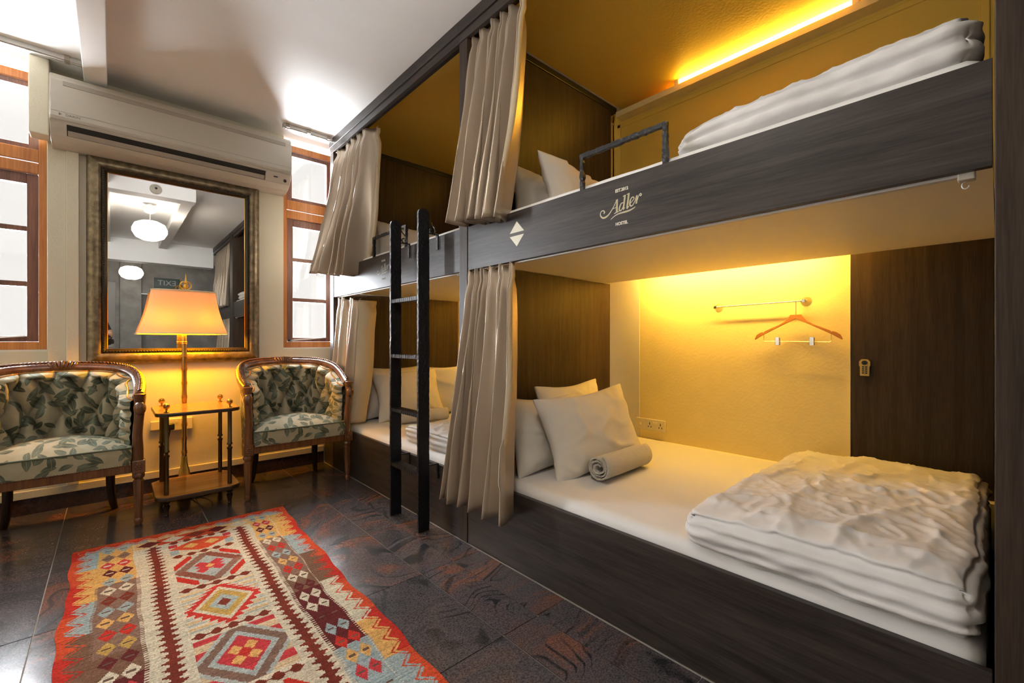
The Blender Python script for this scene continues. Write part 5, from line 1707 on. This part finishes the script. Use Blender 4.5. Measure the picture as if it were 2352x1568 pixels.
def obox(b, c, hx_, hy_, hz_):
    vs = []
    for dz in (-1, 1):
        for a, d in ((-1, -1), (1, -1), (1, 1), (-1, 1)):
            vs.append(c + RT * a * hx_ + FW * d * hy_ + UPV * dz * hz_)
    return b.add(vs, [(0, 3, 2, 1), (4, 5, 6, 7), (0, 1, 5, 4), (1, 2, 6, 5), (2, 3, 7, 6), (3, 0, 4, 7)])


obox(MB(), eye - FW * 0.125, 0.070, 0.028, 0.048).build('camera_body', M['black'], cmr, bevel=0.006)
obox(MB(), eye - FW * 0.118 + UPV * 0.058, 0.024, 0.024, 0.018).build('viewfinder', M['black'], cmr, bevel=0.005)
MB().tube([eye - FW * 0.10, eye - FW * 0.05, eye - FW * 0.03], [0.036, 0.036, 0.040], 20).build('lens', M['black'], cmr, smooth=40)
tpd = thing('tripod', 'black tripod under the camera, seen in the mirror', 'tripod', (pc0.x, pc0.y, 0))
hd = eye - FW * 0.125 - UPV * 0.05
MB().tube([hd - UPV * 0.30, hd - UPV * 0.055], 0.014, 10).ball(tuple(hd - UPV * 0.045), 0.024, n=12, m=8).build('head', M['black'], tpd, smooth=60)
for k in range(3):
    a = k * 2 * PI / 3 + 2.6
    ft_ = Vector((hd.x + 0.36 * math.cos(a), hd.y + 0.36 * math.sin(a), 0.0))
    MB().tube([hd - UPV * 0.16, ft_.lerp(hd - UPV * 0.16, 0.5), ft_ + UPV * 0.002], [0.014, 0.012, 0.009], 8).build('leg', M['black'], tpd)

PB = Vector((-0.26, -0.36, 0))


def W(r_, f_, z_):
    return PB + RT * r_ + FW * f_ + UPV * z_


per = thing('person', 'photographer in a black t-shirt reaching to the camera, seen in the mirror', 'person', tuple(PB))
J, E_, R_ = [], [], []


def jn(p, r_, par=None, r2=None):
    J.append(tuple(p)); R_.append((r_, r2 or r_))
    if par is not None: E_.append((par, len(J) - 1))
    return len(J) - 1


pel = jn(W(0, 0, 0.96), 0.135, None, 0.10)
wst = jn(W(0, 0.0, 1.10), 0.125, pel, 0.095)
chs = jn(W(0, 0.01, 1.30), 0.150, wst, 0.105)
ubk = jn(W(0, 0.0, 1.43), 0.110, chs, 0.085)
nk = jn(W(0, 0.015, 1.52), 0.055, ubk)
h1 = jn(W(0.01, 0.035, 1.60), 0.072, nk, 0.085)
h2 = jn(W(0.01, 0.045, 1.68), 0.078, h1, 0.095)
h3 = jn(W(0.01, 0.035, 1.75), 0.060, h2, 0.075)
hand_t = eye - FW * 0.13 + RT * 0.085
for sgn in (1, -1):
    sh_ = jn(W(0.185 * sgn, 0.0, 1.43), 0.062, ubk)
    if sgn > 0:
        el = jn(W(0.27, 0.06, 1.19), 0.042, sh_)
        wr_ = jn(hand_t - FW * 0.07 - UPV * 0.02, 0.028, el)
        hn = jn(hand_t - FW * 0.005, 0.030, wr_, 0.018)
        fdir = FW
        tip0 = hand_t + FW * 0.01
        side = UPV
    else:
        el = jn(W(-0.235, -0.03, 1.16), 0.042, sh_)
        wr_ = jn(W(-0.24, 0.06, 0.93), 0.028, el)
        hn = jn(W(-0.24, 0.08, 0.86), 0.030, wr_, 0.018)
        fdir = (FW * 0.25 - UPV).normalized(); tip0 = W(-0.24, 0.088, 0.83); side = FW
    for q, (o_, ln_) in enumerate(((-0.024, 0.060), (-0.008, 0.072), (0.009, 0.068), (0.025, 0.052))):
        k1 = jn(tip0 + side * o_ + fdir * 0.020, 0.0095, hn)
        k2 = jn(tip0 + side * o_ * 1.05 + fdir * (0.020 + ln_ * 0.5) - RT * 0.006 * sgn, 0.0085, k1)
        jn(tip0 + side * o_ * 1.05 + fdir * (0.016 + ln_ * 0.85) - RT * 0.024 * sgn, 0.0070, k2)
    t1 = jn(tip0 + side * 0.020 - RT * 0.028 * sgn - fdir * 0.01, 0.011, hn)
    jn(tip0 + side * 0.030 - RT * 0.045 * sgn + fdir * 0.02, 0.009, t1)
for sgn in (1, -1):
    hp = jn(W(0.095 * sgn, 0.0, 0.90), 0.095, pel)
    kn = jn(W(0.115 * sgn, 0.02, 0.49), 0.062, hp)
    cf = jn(W(0.12 * sgn, 0.0, 0.33), 0.058, kn)
    an = jn(W(0.125 * sgn, -0.02, 0.09), 0.042, cf)
    jn(W(0.135 * sgn, 0.06, 0.045), 0.042, an, 0.040)
me = bpy.data.meshes.new('body')
me.from_pydata([tuple(Vector(p) - PB) for p in J], E_, [])
ob_ = bpy.data.objects.new('body', me); C.objects.link(ob_)
ob_.modifiers.new('skin', 'SKIN')
for i, (a, b_) in enumerate(R_):
    me.skin_vertices[0].data[i].radius = (a, b_)
me.skin_vertices[0].data[pel].use_root = True
sm_ = ob_.modifiers.new('sub', 'SUBSURF'); sm_.levels = 2; sm_.render_levels = 2
dg = bpy.context.evaluated_depsgraph_get()
bm_ = bpy.data.meshes.new_from_object(ob_.evaluated_get(dg))
bpy.data.objects.remove(ob_)
bm_.name = 'body'
bm_.materials.clear()
for k in ('skin', 'shirt', 'jeans', 'shoe'):
    bm_.materials.append(M[k])
for p in bm_.polygons:
    c_ = p.center; wc = c_ + PB
    r_ = (wc - PB).dot(RT)
    z_ = c_.z
    if z_ < 0.09: idx_ = 3
    elif z_ < 0.97 and abs(r_) < 0.215: idx_ = 2
    elif z_ < 1.475 and (abs(r_) < 0.20 or z_ > 1.27): idx_ = 1
    else: idx_ = 0
    p.material_index = idx_
    p.use_smooth = True
bo_ = bpy.data.objects.new('body', bm_); C.objects.link(bo_); bo_.parent = per; WL[bo_] = tuple(PB)
hc = W(0.01, 0.035, 1.70)
hr = MB().ball((0, 0, 0), 0.088, 0.100, 0.098, 18, 12)
hr.v = [tuple(hc + RT * a + FW * (b_ - 0.012) + UPV * (c_ + 0.014)) for a, b_, c_ in hr.v]
hr.f = [f for f in hr.f if not all((Vector(hr.v[i]) - hc).dot(FW) > 0.02 and hr.v[i][2] < hc.z + 0.045 for i in f)]
hr.build('hair', M['hair'], per, smooth=180, solid=0.006, fixn=False)
fc = MB()
for s_ in (1, -1):
    fc.ball(tuple(W(0.01 + 0.032 * s_, 0.122, 1.672)), 0.011, n=10, m=7)
fc.build('eyes', M['black'], per, smooth=180)
MB().tube([W(0.01, 0.118, 1.675), W(0.01, 0.140, 1.640), W(0.01, 0.128, 1.632)], [0.007, 0.013, 0.010], 8).build('nose', M['skin'], per, smooth=180)
MB().tube([W(-0.015, 0.108, 1.603), W(0.01, 0.116, 1.602), W(0.035, 0.108, 1.603)], [0.003, 0.006, 0.003], 8).build('mouth', M['skin'], per, smooth=180)
for s_ in (1, -1):
    MB().ball(tuple(W(0.01 + 0.083 * s_, 0.035, 1.655)), 0.010, 0.018, 0.028, 10, 7).build('ear', M['skin'], per, smooth=180)
